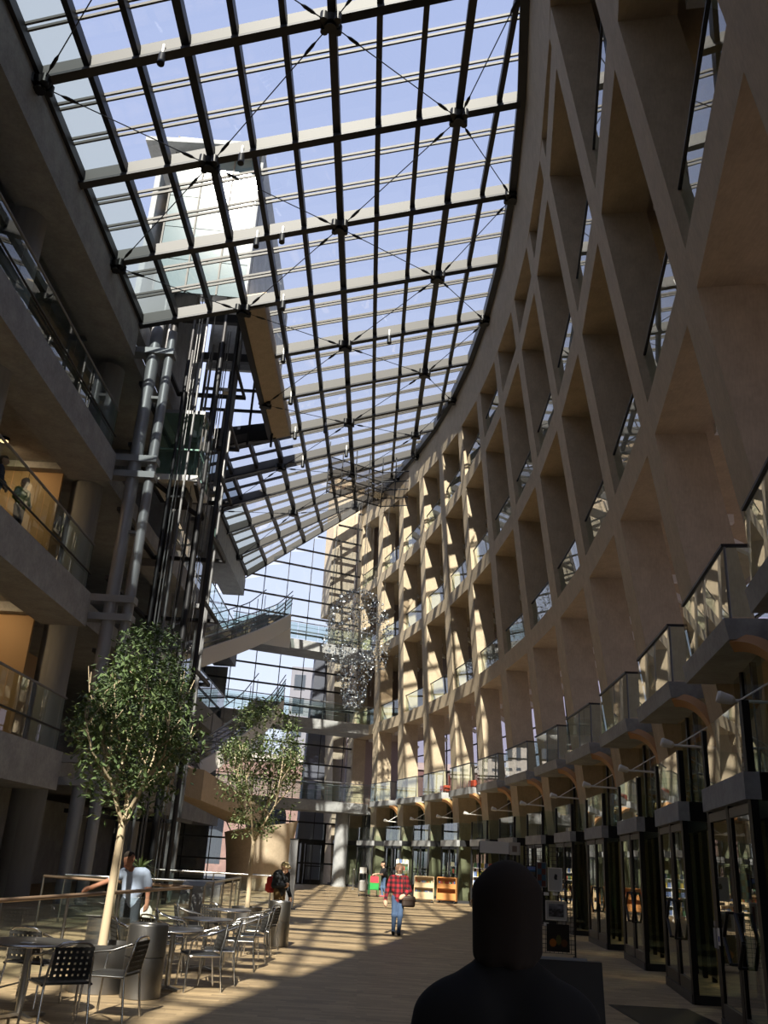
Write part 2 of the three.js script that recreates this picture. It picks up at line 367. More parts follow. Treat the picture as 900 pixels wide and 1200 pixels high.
// glass railings along the slab edges
for (const n of [0, 1, 2]) for (const [z0, z1] of [[-26.8, 3], [-57, -36.4]]) {
  const y = LV[n][1], x = WL - 0.12; let z = z1;
  while (z > z0 + 0.3) { const e = Math.max(z0, z - 2.1); part(wallL, 'railing_glass', quad(V(x, y + 0.04, z - 0.02), V(x, y + 0.04, e + 0.02), V(x, y + 1.5, e + 0.02), V(x, y + 1.5, z - 0.02)), M.railglass); z = e; }
  part(wallL, 'handrail', rod(V(x, y + 1.53, z0), V(x, y + 1.53, z1), 0.035), M.steel);
  part(wallL, 'lower_rail', rod(V(x + 0.05, y + 0.58, z0), V(x + 0.05, y + 0.58, z1), 0.03), M.iron);
}
// back end of the hall, behind the camera
const wallBack = struct('wall_back', 'concrete end of the hall behind the viewer', 'wall');
part(wallBack, 'end_panel', box(-9, 8, 0, 19, 19.5, 20), M.concrete);

// ---------------------------------------------------------------- window_1: the glass end wall
const endW = struct('window_1', 'tall end wall of glass with dark transoms', 'window');
const ED = V(0.906, 0, -0.423), E0 = V(-9, 0, -57.0), EN = V(0.423, 0, 0.906);
const EP = (s, y, o = 0) => E0.clone().addScaledVector(ED, s).addScaledVector(EN, o).setY(y);
const ELEN = 8.9, ETOP = (s) => 18.75 + 0.79 * s;
for (let r = 0; r < 22; r++) {
  const y0 = r * 1.19 + 0.02, y1 = y0 + 1.19;
  const sMin = Math.max(-3.6, (y0 - 18.75) / 0.79);
  if (sMin > ELEN) break;
  part(endW, 'transom', bar(EP(sMin, y0), EP(ELEN, y0), 0.14, 0.1), M.black);
  for (let s = -3.6; s < ELEN - 0.1; s += 1.65) {
    const s1 = Math.min(s + 1.65, ELEN), t0 = Math.min(y1, Math.max(y0, ETOP(s))), t1 = Math.min(y1, Math.max(y0, ETOP(s1)));
    if (ETOP(s1) < y0) continue;
    if (r < 3 && s > 2.9 && s < 7) continue;
    part(endW, 'pane', quad(EP(s, y0), EP(s1, y0), EP(s1, t1), EP(s, t0)), M.windowglass);
  }
}
for (let s = -3.6; s < ELEN + 0.1; s += 1.65) part(endW, 'mullion', bar(EP(s, 0), EP(s, Math.max(18, ETOP(s))), 0.05, 0.1, V(0, 0, 1)), M.iron);

// ---------------------------------------------------------------- balconies of the second level with arched timber brackets
const NTH = ['first', 'second', 'third', 'fourth', 'fifth', 'sixth', 'seventh', 'eighth', 'ninth', 'tenth', 'eleventh', 'twelfth', 'thirteenth', 'fourteenth', 'fifteenth'];
for (let k = 0; k <= 13; k++) {
  const z0 = colZ(k) - 0.05, z1 = colZ(k) + 3.0, F = -0.45;
  const b = thing('balcony', 'glass-fronted balcony on the curved tan wall, ' + NTH[k] + ' from the lowest footbridge', 'balcony', 'balconies of the second level');
  part(b, 'slab', [block(z0, z1, F, -0.01, 4.55, 4.83), block(colZ(k) + 0.02, z1, -0.01, 0.3, 4.55, 4.83)], M.concrete);
  const g = (za, fa, zb, fb) => quad(onWall(za, 4.6, fa).setY(4.86), onWall(zb, 4.6, fb).setY(4.86), onWall(zb, 4.6, fb).setY(5.84), onWall(za, 4.6, fa).setY(5.84));
  const zm = (z0 + z1) / 2;
  part(b, 'front_glass', g(z0, F + 0.04, zm - 0.01, F + 0.04), M.railglass);
  part(b, 'front_glass', g(zm + 0.01, F + 0.04, z1 - 0.04, F + 0.04), M.railglass);
  part(b, 'side_glass', g(z1 - 0.04, F + 0.04, z1 - 0.04, 0.28), M.railglass);
  const r = (z, f, y) => onWall(z, 4.6, f).setY(y);
  part(b, 'handrail', [bar(r(z0, F + 0.04, 5.86), r(z1 - 0.02, F + 0.04, 5.86), 0.05, 0.04), bar(r(z1 - 0.04, F + 0.02, 5.86), r(z1 - 0.04, 0.3, 5.86), 0.05, 0.04)], M.iron);
  part(b, 'corner_post', rod(r(z1 - 0.04, F + 0.06, 4.83), r(z1 - 0.04, F + 0.06, 5.86), 0.02), M.steel); part(b, 'middle_post', rod(r(zm, F + 0.07, 4.83), r(zm, F + 0.07, 5.86), 0.015), M.steel);
  // laminated arch from the balcony's edge down to the wall
  const za = z1 - 0.12, zc = colZ(k + 1) - COLW - 0.05, arc = [];
  const ap = (t) => { const a = t * Math.PI / 2; return r(lerp(za, zc, Math.sin(a)), lerp(-0.36, 0.2, Math.sin(a)), 3.7 + 0.82 * Math.cos(a)); };
  for (let n = 0; n <= 12; n++) arc.push(ap(n / 12));
  part(b, 'arched_bracket', toCreasedNormals(new THREE.TubeGeometry(new THREE.CatmullRomCurve3(arc), 28, 0.115, 4, false), 0.6), M.wood, 'curved laminated timber bracket');
  // slim arm with a white spotlight
  const s = thing('spotlight', 'white spotlight on a slim arm under the ' + NTH[k] + ' balcony from the lowest footbridge', 'spotlight', 'spotlights below the balconies', r(zc, 0.16, 3.66).toArray());
  const inw = wallIn(za), at = (f, y) => inw.clone().multiplyScalar(f).setY(y);
  part(s, 'arm', rod(at(0, 0), at(-0.78, 0.02), 0.022), M.white);
  part(s, 'stay', rod(at(-0.12, 0.34), at(-0.62, 0.03), 0.012), M.white);
  part(s, 'lamp_head', [rod(at(-0.74, 0.03), at(-0.87, 0.06), 0.06, 0.078, 16), rod(at(-0.87, 0.06), at(-0.895, 0.066), 0.078, 0.066, 16), new THREE.SphereGeometry(0.06, 14, 10).translate(...at(-0.74, 0.03).toArray())], M.white);
}

// ---------------------------------------------------------------- storefronts under the balconies
const frontX = (z) => wallX(z, 0) - Math.max(0.45, Math.min(1.6, 1.5 + 0.04 * (z + 14)));
const SF = (z, y, o = 0) => V(frontX(z) + o, y, z);
const face = (z0, o0, z1, o1, y0, y1) => quad(SF(z0, y0, o0), SF(z1, y0, o1), SF(z1, y1, o1), SF(z0, y1, o0));
const postAt = (z, o, y0, y1, w = 0.06) => bar(SF(z, y0, o), SF(z, y1, o), w, w, V(0, 0, 1));
let windowNo = 2;
for (let k = -1; k <= 12; k++) {
  const za = colZ(k) - 1.75, zb = colZ(k) + 0.5, zc = colZ(k + 1) - 1.75, zm = (za + zb) / 2;
  const w = struct('window_' + windowNo++, 'black framed glass shopfront with double doors, ' + NTH[k + 1] + ' from the end wall', 'storefront');
  w.userData.group = 'shopfronts along the curved wall';
  part(w, 'post', [postAt(za, 0, 0, 3.4)], M.black); part(w, 'post', [postAt(zm, 0, 0, 2.4, 0.07)], M.black); part(w, 'post', [postAt(zb, 0, 0, 3.4, 0.08)], M.black); part(w, 'post', [postAt(zb, 0.9, 0, 2.66)], M.black);
  part(w, 'sign_band', bar(SF(za, 2.53), SF(zb + 0.05, 2.53), 0.16, 0.27), M.slab);
  part(w, 'return_band', bar(SF(zb, 2.53, 0.08), SF(zb, 2.53, 0.95), 0.14, 0.27), M.black);
  part(w, 'clerestory_glass', face(za, 0, zb, 0, 2.68, 3.42), M.railglass);
  part(w, 'clerestory_glass', face(zb, 0, zb, 0.9, 2.68, 3.42), M.railglass);
  part(w, 'side_light', face(zb, 0.05, zb, 0.88, 0.1, 2.4), M.shopglass);
  part(w, 'recessed_glass', face(zb, 0.9, zc, 0.8, 0.1, 2.4), M.shopglass);
  part(w, 'recessed_head', bar(SF(zb, 2.6, 0.9), SF(zc, 2.6, 0.85), 0.1, 0.4), M.black);
  part(w, 'upper_glass', face(zb, 0.92, zc, 0.85, 2.8, 4.5), M.shopglass);
  for (const t of [0.33, 0.66]) part(w, 'mullion', bar(SF(lerp(zb, zc, t), 0, 0.9), SF(lerp(zb, zc, t), 4.5, 0.9), 0.07, 0.07, V(0, 0, 1)), M.black);
  part(w, 'sill', [bar(SF(za, 0.06), SF(zb, 0.06), 0.1, 0.12), bar(SF(zb, 0.06, 0), SF(zb, 0.06, 0.9), 0.1, 0.12)], M.iron);
  for (const [p, q] of [[za, zm], [zm, zb]]) {
    const leaf = part(w, 'door_leaf', [bar(SF(p + 0.08, 0.2), SF(q - 0.08, 0.2), 0.05, 0.16), bar(SF(p + 0.08, 2.32), SF(q - 0.08, 2.32), 0.05, 0.1), postAt(p + 0.07, 0, 0.14, 2.36, 0.045), postAt(q - 0.07, 0, 0.14, 2.36, 0.045)], M.black);
    part(leaf, 'door_pane', face(p + 0.12, 0, q - 0.12, 0, 0.28, 2.27), M.shopglass);
    const h = lerp(p, q, p === za ? 0.82 : 0.18), e = lerp(p, q, p === za ? 0.58 : 0.42);
    part(leaf, 'pull_handle', [rod(SF(h, 1.28, -0.08), SF(e, 1.02, -0.08), 0.022), rod(SF(e, 1.02, -0.08), SF(h, 0.76, -0.08), 0.022), rod(SF(h, 1.28, -0.08), SF(h, 1.28, 0), 0.016), rod(SF(h, 0.76, -0.08), SF(h, 0.76, 0), 0.016)], M.iron);
  }
}
{ // deep dark shop interiors behind the glass
  const zA = colZ(13), zB = colZ(-1) - 1.5;
  for (let k = -1; k < 13; k++) {
    const a = colZ(k) - 1.75, b = colZ(k + 1) - 1.75;
    part(wallR, 'shop_back_wall', hexa([SF(a, 0, 4.2), SF(a, 0, 4.4), SF(b, 0, 4.4), SF(b, 0, 4.2), SF(a, 4.56, 4.2), SF(a, 4.56, 4.4), SF(b, 4.56, 4.4), SF(b, 4.56, 4.2)]), M.concrete);
    part(wallR, 'shop_partition', bar(SF(a, 2.2, 1.3), SF(a, 2.2, 4.2), 0.08, 4.4), M.concrete);
  }
}

// ---------------------------------------------------------------- footbridges in front of the glass end wall
const B0 = V(-9, 0, -53.7), BP = (s, y, o = 0) => B0.clone().addScaledVector(ED, s).addScaledVector(EN, o).setY(y);
const bridgeWords = ['lowest footbridge crossing before the glass end wall', 'middle footbridge crossing before the glass end wall', 'highest footbridge reached by the upper stair landing'];
[4.8, 9.6, 14.4].forEach((y, n) => {
  const len = [10.4, 10.0, 9.6][n], b = thing('footbridge', bridgeWords[n], 'bridge', 'footbridges at the end wall');
  part(b, 'deck', bar(BP(0, y - 0.3, -1.2), BP(len, y - 0.3, -1.2), 2.4, 0.6), M.concrete);
  for (let s = 0.1; s < len - 0.2; s += 1.42) part(b, 'railing_glass', quad(BP(s, y + 0.05), BP(Math.min(s + 1.38, len), y + 0.05), BP(Math.min(s + 1.38, len), y + 1.05), BP(s, y + 1.05)), M.railglass);
  part(b, 'handrail', rod(BP(0, y + 1.12), BP(len, y + 1.12), 0.03), M.steel);
  for (const h of [0.35, 0.6, 0.85]) part(b, 'rail_wire', rod(BP(0, y + h, -0.05), BP(len, y + h, -0.05), 0.012, 0.012, 5), M.steel);
  part(b, 'far_handrail', rod(BP(0, y + 1.12, -2.3), BP(len, y + 1.12, -2.3), 0.03), M.steel);
});
// concrete pillar carrying the bridges and the doors at the foot of the end wall
solo('concrete_pillar', [rod(BP(8.75, 0, -1.0), BP(8.75, 4.2, -1.0), 0.42, 0.42, 24), rod(BP(8.75, 0, -1.0), BP(8.75, 0.12, -1.0), 0.46, 0.46, 24)], M.concrete, 'round concrete pillar under the lowest footbridge', 'pillar');
{
  const d = struct('door_1', 'black framed glass entrance doors in the end wall', 'door');
  for (const [a, b] of [[2.98, 4.2], [4.2, 5.4], [5.8, 7.0]]) {
    const leaf = part(d, 'door_leaf', [bar(EP(a + 0.06, 0.02), EP(a + 0.06, 2.36), 0.1, 0.08, EN), bar(EP(b - 0.06, 0.02), EP(b - 0.06, 2.36), 0.1, 0.08, EN), bar(EP(a, 2.36), EP(b, 2.36), 0.08, 0.14), bar(EP(a, 0.15), EP(b, 0.15), 0.08, 0.25), bar(EP(a, 1.05), EP(b, 1.05), 0.05, 0.07)], M.black);
    part(leaf, 'door_pane', quad(EP(a + 0.08, 0.2), EP(b - 0.08, 0.2), EP(b - 0.08, 2.3), EP(a + 0.08, 2.3)), M.clear);
  }
  part(d, 'door_frame', [bar(EP(2.9, 2.52), EP(7.1, 2.52), 0.2, 0.18), bar(EP(5.6, 0), EP(5.6, 2.5), 0.2, 0.3, EN), bar(EP(2.9, 0), EP(2.9, 3.6), 0.15, 0.12, EN), bar(EP(7.05, 0), EP(7.05, 3.6), 0.15, 0.12, EN)], M.black);
  part(d, 'top_light', quad(EP(2.9, 2.6), EP(7.05, 2.6), EP(7.05, 3.58), EP(2.9, 3.58)), M.clear);
}

M.greyblock = std([0.16, 0.155, 0.175], 0.8);
// ---------------------------------------------------------------- outside: pier, street, buildings
solo('outdoor_pier', [bar(EP(7.4, 14, -2.2), EP(7.4, 14.01, -2.2), 1, 1)].concat([hexa([EP(6.6, 17.5, -2.6), EP(8.6, 17.5, -2.6), EP(8.6, 17.5, -1.2), EP(6.6, 17.5, -1.2), EP(6.5, 28, -2.6), EP(8.8, 28, -2.6), EP(8.8, 28, -1.2), EP(6.5, 28, -1.2)]), hexa([EP(8.2, 0, -2.6), EP(9, 0, -2.6), EP(9, 0, -1.2), EP(8.2, 0, -1.2), EP(7.2, 17.5, -2.6), EP(8.8, 17.5, -2.6), EP(8.8, 17.5, -1.2), EP(7.2, 17.5, -1.2)])]).slice(1), M.beige, 'tall sunlit tan pier outside the end wall', 'pier');
solo('slate_block', hexa([EP(6.3, 0, -3.4), EP(9, 0, -3.4), EP(9, 0, -3.0), EP(6.3, 0, -3.0), EP(6.7, 15.5, -3.4), EP(9, 15.5, -3.4), EP(9, 15.5, -3.0), EP(6.7, 15.5, -3.0)]), M.greyblock, 'slate grey block wall outside behind the pillar', 'wall panel');
function building(name, label, x0, x1, h, z0, z1, wall, rows, cols, win, grp) {
  const b = thing(name, label, 'building', grp, [0, 0, 0]);
  part(b, 'wall', box(x0, x1, -0.4, h, z0, z1), wall);
  const dx = (x1 - x0) / cols, dy = (h - 4) / rows;
  for (let r = 0; r < rows; r++) for (let c = 0; c < cols; c++) part(b, 'window', box(x0 + dx * (c + 0.2), x0 + dx * (c + 0.8), 3.5 + dy * (r + 0.15), 3.5 + dy * (r + 0.8), z1, z1 + 0.08), win);
  return b;
}
M.darkglass = std([0.06, 0.07, 0.085], 0.15, 0.2);
M.paleblock = std([0.45, 0.40, 0.35], 0.85);
building('grey_office_block', 'plain grey office block beyond the street', -12, -1.5, 27, -160, -128, M.greyblock, 7, 4, M.darkglass);
building('pale_apartment_block', 'pale stone block with window rows across the street', -34, -15, 17, -128, -112, M.paleblock, 5, 9, M.darkglass);
{
  const b = thing('brick_arch_building', 'reddish brick building with round arches behind the entrance doors', 'building');
  const sh = new THREE.Shape([new THREE.Vector2(-26, -0.4), new THREE.Vector2(14, -0.4), new THREE.Vector2(14, 10.5), new THREE.Vector2(-26, 10.5)]);
  for (let c = 0; c < 6; c++) { const x = -22.5 + c * 6.2, p = new THREE.Path(); p.moveTo(x - 2, 0.4); p.lineTo(x + 2, 0.4); p.lineTo(x + 2, 5); p.absarc(x, 5, 2, 0, Math.PI, false); p.lineTo(x - 2, 0.4); sh.holes.push(p); }
  part(b, 'arcade_wall', new THREE.ExtrudeGeometry(sh, { depth: 1.2, bevelEnabled: false }).translate(0, 0, -96), M.brick);
  part(b, 'inner_wall', box(-26, 14, -0.4, 10.5, -99.5, -98.5), M.darkglass);
  part(b, 'cornice', box(-26.4, 14.4, 10.5, 11.2, -99.5, -94.6), M.paleblock);
}
// sunlit glass of the lift tower above the skylight
{
  const t = thing('lift_tower', 'pale glass lift tower standing above the skylight', 'tower');
  const c = V(-7.2, 0, zl(3) - 0.6), u = V(0.998, 0, -0.062), n = V(0.062, 0, 0.998), p = (a, y, o = 0) => c.clone().addScaledVector(u, a).addScaledVector(n, o).setY(y);
  M.towerglass = new THREE.MeshPhysicalMaterial({ color: new THREE.Color().setRGB(0.10, 0.14, 0.15), roughness: 0.1, metalness: 0.0 });
  for (let r = 0; r < 5; r++) for (let q = 0; q < 3; q++) part(t, 'glass_panel', hexa([[-1.7 + q * 1.15, 20.6 + r * 1.45], [-1.7 + q * 1.15 + 1.12, 20.6 + r * 1.45]].flatMap(([a, y]) => [p(a, y)]).concat([p(-1.7 + q * 1.15 + 1.12, 20.6 + r * 1.45, -0.05), p(-1.7 + q * 1.15, 20.6 + r * 1.45, -0.05), p(-1.7 + q * 1.15, 22.02 + r * 1.45), p(-1.7 + q * 1.15 + 1.12, 22.02 + r * 1.45), p(-1.7 + q * 1.15 + 1.12, 22.02 + r * 1.45, -0.05), p(-1.7 + q * 1.15, 22.02 + r * 1.45, -0.05)])), M.towerglass);
  for (let q = 0; q < 4; q++) part(t, 'mullion', bar(p(-1.715 + q * 1.15, 20.6, 0.02), p(-1.715 + q * 1.15, 27.8, 0.02), 0.06, 0.06, V(0, 0, 1)), M.alu);
}

// ---------------------------------------------------------------- glass lift in its steel frame
{
  const f = thing('lift_mast', 'grey steel lift mast of paired pipes and tie plates', 'lift mast');
  part(f, 'large_pipe', rod(V(-8.52, 0, -27.6), V(-8.52, 19.2, -27.6), 0.215, 0.215, 22), M.tubeGrey);
  part(f, 'slim_pipe', rod(V(-7.95, 0, -27.6), V(-7.95, 18.9, -27.6), 0.165, 0.165, 22), M.tubeGrey);
  part(f, 'pipe_cap', [rod(V(-8.52, 19.2, -27.6), V(-8.52, 19.3, -27.6), 0.25, 0.25, 20)], M.white);
  for (const y of [3.95, 3.3, 8.9, 8.3, 13.8, 13.22, 18.0]) part(f, 'tie_plate', box(-9.35, -7.75, y - 0.11, y + 0.11, -27.85, -27.35), M.tubeGrey);
  for (const y of [6.2, 11.2, 16.2]) part(f, 'thin_tie', box(-8.7, -7.9, y - 0.05, y + 0.05, -27.8, -27.5), M.steel);
  for (const [x, z, r] of [[-6.3, -28.4, 0.075], [-6.15, -30.2, 0.08], [-7.2, -32.4, 0.14], [-8.6, -33.2, 0.2], [-7.5, -28.6, 0.06], [-8.8, -30.6, 0.15]]) part(f, 'guide_column', rod(V(x, 0, z), V(x, 21.5, z), r, r, 12), M.iron);
  for (const [x, z] of [[-7.35, -28.7], [-7.25, -28.7], [-6.8, -31.4], [-6.7, -31.4], [-7.9, -31.6], [-7.6, -29.6], [-6.95, -29.4]]) part(f, 'cable', rod(V(x, 0.5, z), V(x, 21.5, z), 0.02, 0.02, 5), M.steel);
  for (let y = 2.5; y < 20; y += 2.42) part(f, 'frame_ring', [box(-9, -6.1, y - 0.06, y + 0.06, -33.3, -33.1), box(-6.2, -6.1, y - 0.06, y + 0.06, -33.3, -30.2), box(-9, -8.85, y - 0.06, y + 0.06, -33.3, -28)], M.iron);
  for (const [x, z, r] of [[-8.9, -29.3, 0.05], [-8.3, -32.9, 0.07], [-7.7, -33.0, 0.05], [-6.5, -32.6, 0.09], [-6.25, -31.6, 0.05], [-7.0, -28.5, 0.045], [-8.4, -28.6, 0.06], [-7.45, -33.2, 0.06]]) part(f, 'guide_rail', rod(V(x, 0, z), V(x, 21.8, z), r, r, 8), M.steel);
  for (let i = 0; i < 16; i++) { const y = 2 + i * 1.15, x = -8.6 + (i % 4) * 0.55; part(f, 'bracket_box', box(x, x + 0.3, y, y + 0.16, -32.7, -32.4), i % 3 ? M.steel : M.white); }
  part(f, 'service_rack', [box(-8.75, -8.2, 0.3, 19, -33.5, -33.3), box(-7.0, -6.7, 0.3, 19, -33.6, -33.4)], M.concrete);
  const cab = thing('glass_lift_cab', 'green glass lift cab hanging in the steel frame', 'lift');
  const x0 = -8.2, x1 = -6.72, y0 = 13.95, y1 = 16.4, z0 = -31, z1 = -29;
  part(cab, 'floor_tray', box(x0 - 0.06, x1 + 0.06, y0 - 0.22, y0, z0 - 0.05, z1 + 0.05), M.white);
  part(cab, 'roof', box(x0, x1, y1, y1 + 0.14, z0, z1), M.steel);
  for (const [a, b, c, d] of [[x0, z1, x1, z1], [x1, z1, x1, z0], [x0, z0, x0, z1]]) part(cab, 'glass_wall', quad(V(a, y0, b), V(c, y0, d), V(c, y1, d), V(a, y1, b)), M.cabglass);
  part(cab, 'back_panel', box(x0, x1, y0, y1, z0 - 0.05, z0), M.tubeGrey);
  part(cab, 'mirror_strip', box(-7.6, -7.2, y0 + 0.2, y1 - 0.2, z0, z0 + 0.02), M.chrome);
  for (const [a, b] of [[x0, z1], [x1, z1], [x1, z0], [(x0 + x1) / 2, z1]]) part(cab, 'frame_post', rod(V(a, y0, b), V(a, y1, b), 0.025), M.alu);
  part(cab, 'handrail', [box(x0, x1, y0 + 1.0, y0 + 1.05, z1 - 0.06, z1 - 0.02), box(x1 - 0.06, x1 - 0.02, y0 + 1.0, y0 + 1.05, z0, z1)], M.chrome);
  part(cab, 'undercarriage', [bar(V(x0, y0 - 0.3, z1), V(x1, y0 - 0.9, z0), 0.12, 0.12), bar(V(x1, y0 - 0.3, z1), V(x1, y0 - 0.8, z0), 0.12, 0.12), box(-7.8, -7.1, y0 - 0.7, y0 - 0.3, -30.6, -29.4)], M.iron);
}

// ---------------------------------------------------------------- stairs at the far left
function stair(label, a, b, n, width, sweep, withLanding) {
  const s = thing('stair_flight', label, 'stairs', 'flights of the far stair');
  const P = (t, o = 0, y = 0) => { const p = a.clone().lerp(b, t); p.x += sweep * Math.sin(t * Math.PI) + o; p.y += y; return p; };
  const outer = [], inner = [];
  for (let i = 0; i < 14; i++) for (const [o, l] of [[0, outer], [-width, inner]]) l.push(hexa([P(i / 14, o, -0.65), P(i / 14, o + 0.09, -0.65), P((i + 1) / 14, o + 0.09, -0.65), P((i + 1) / 14, o, -0.65), P(i / 14, o, 0.2), P(i / 14, o + 0.09, 0.2), P((i + 1) / 14, o + 0.09, 0.2), P((i + 1) / 14, o, 0.2)]));
  part(s, 'outer_stringer', outer, M.white); part(s, 'inner_stringer', inner, M.white);
  for (let i = 0; i < n; i++) { const p = P(i / n), q = P((i + 1) / n); part(s, 'step', hexa([V(p.x - width, q.y - 0.1, p.z), V(p.x, q.y - 0.1, p.z), V(q.x, q.y - 0.1, q.z), V(q.x - width, q.y - 0.1, q.z), V(p.x - width, q.y - 0.02, p.z), V(p.x, q.y - 0.02, p.z), V(q.x, q.y - 0.02, q.z), V(q.x - width, q.y - 0.02, q.z)]), M.slab); }
  for (let i = 0; i < 7; i++) part(s, 'railing_glass', quad(P(i / 7 + 0.004, 0.05, 0.25), P((i + 1) / 7 - 0.004, 0.05, 0.25), P((i + 1) / 7 - 0.004, 0.05, 1.15), P(i / 7 + 0.004, 0.05, 1.15)), M.railglass);
  const rail = (o, h) => tube([0, 0.25, 0.5, 0.75, 1].map((t) => P(t, o, h + (withLanding && t === 1 ? 0.35 : 0))), 0.03, 24, 6);
  part(s, 'handrail', rail(0.05, 1.2), M.steel); part(s, 'handrail', rail(-width, 1.2), M.steel);
  for (const h of [0.45, 0.7, 0.95]) part(s, 'rail_wire', rail(0.08, h).clone(), M.steel);
  for (let i = 0; i <= 8; i++) for (const o of [0.05, -width]) part(s, 'baluster', rod(P(i / 8, o, 0.1), P(i / 8, o, 1.2), 0.02, 0.02, 6), M.steel);
  if (withLanding) {
    part(s, 'landing', [hexa([P(1, -width, -0.65), P(1, 0.09, -0.65), BP(3.9, b.y - 0.65, 0.02), BP(1.2, b.y - 0.65, 0.02), P(1, -width, 0), P(1, 0.09, 0), BP(3.9, b.y, 0.02), BP(1.2, b.y, 0.02)])], M.white);
    part(s, 'landing_glass', quad(P(1, 0.05, 0.05), BP(3.9, b.y + 0.05), BP(3.9, b.y + 1.1), P(1, 0.05, 1.1)), M.railglass);
  }
}
stair('white stair flight rising to the highest footbridge', V(-8.0, 9.75, -39.5), V(-5.1, 14.38, -50.0), 26, 1.5, 0.35, true);
stair('white stair flight rising to the middle footbridge', V(-7.9, 5.2, -42.5), V(-5.1, 9.58, -50.5), 24, 1.5, 0.35, true);
{
  const s = thing('curved_stair_base', 'curved tan concrete base and soffit of the lowest stair', 'stairs');
  const pos = [], uv = [], idx = [], nA = 28, nY = 10;
  for (let j = 0; j <= nY; j++) for (let i = 0; i <= nA; i++) {
    const t = i / nA, y = j / nY * 3.3, a = lerp(-0.25, 2.5, t), r = 1.55 + 0.32 * Math.pow(j / nY, 2);
    pos.push(-5.2 + r * Math.cos(a), y * (0.75 + 0.25 * (1 - t)), -46 + r * Math.sin(a)); uv.push(t * 4, y);
  }
  for (let j = 0; j < nY; j++) for (let i = 0; i < nA; i++) { const p = j * (nA + 1) + i, q = p + nA + 1; idx.push(p, q, p + 1, p + 1, q, q + 1); }
  const g = new THREE.BufferGeometry(); g.setAttribute('position', new THREE.Float32BufferAttribute(pos, 3)); g.setAttribute('uv', new THREE.Float32BufferAttribute(uv, 2)); g.setIndex(idx); g.computeVertexNormals();
  const mt = M.beige.clone(); mt.side = THREE.DoubleSide;
  part(s, 'curved_wall', g, mt);
  part(s, 'sloping_soffit', hexa([V(-8.6, 3.9, -38), V(-6.8, 3.5, -38.2), V(-4.7, 2.8, -45), V(-6.6, 2.9, -45), V(-8.6, 4.9, -38), V(-6.8, 4.7, -38.2), V(-4.7, 3.5, -45), V(-6.6, 3.7, -45)]), M.beige);
  for (let i = 0; i < 14; i++) part(s, 'step', box(-6.6 + i * 0.02, -5.2, 0.17 * i, 0.17 * (i + 1), -48.6 + i * 0.26, -48.3 + i * 0.26), M.slab);
  part(s, 'handrail', tube([V(-6.5, 1.1, -48.2), V(-6.4, 2.2, -46.2), V(-6.9, 3.6, -43.5), V(-7.6, 5.4, -39)], 0.03), M.steel);
}

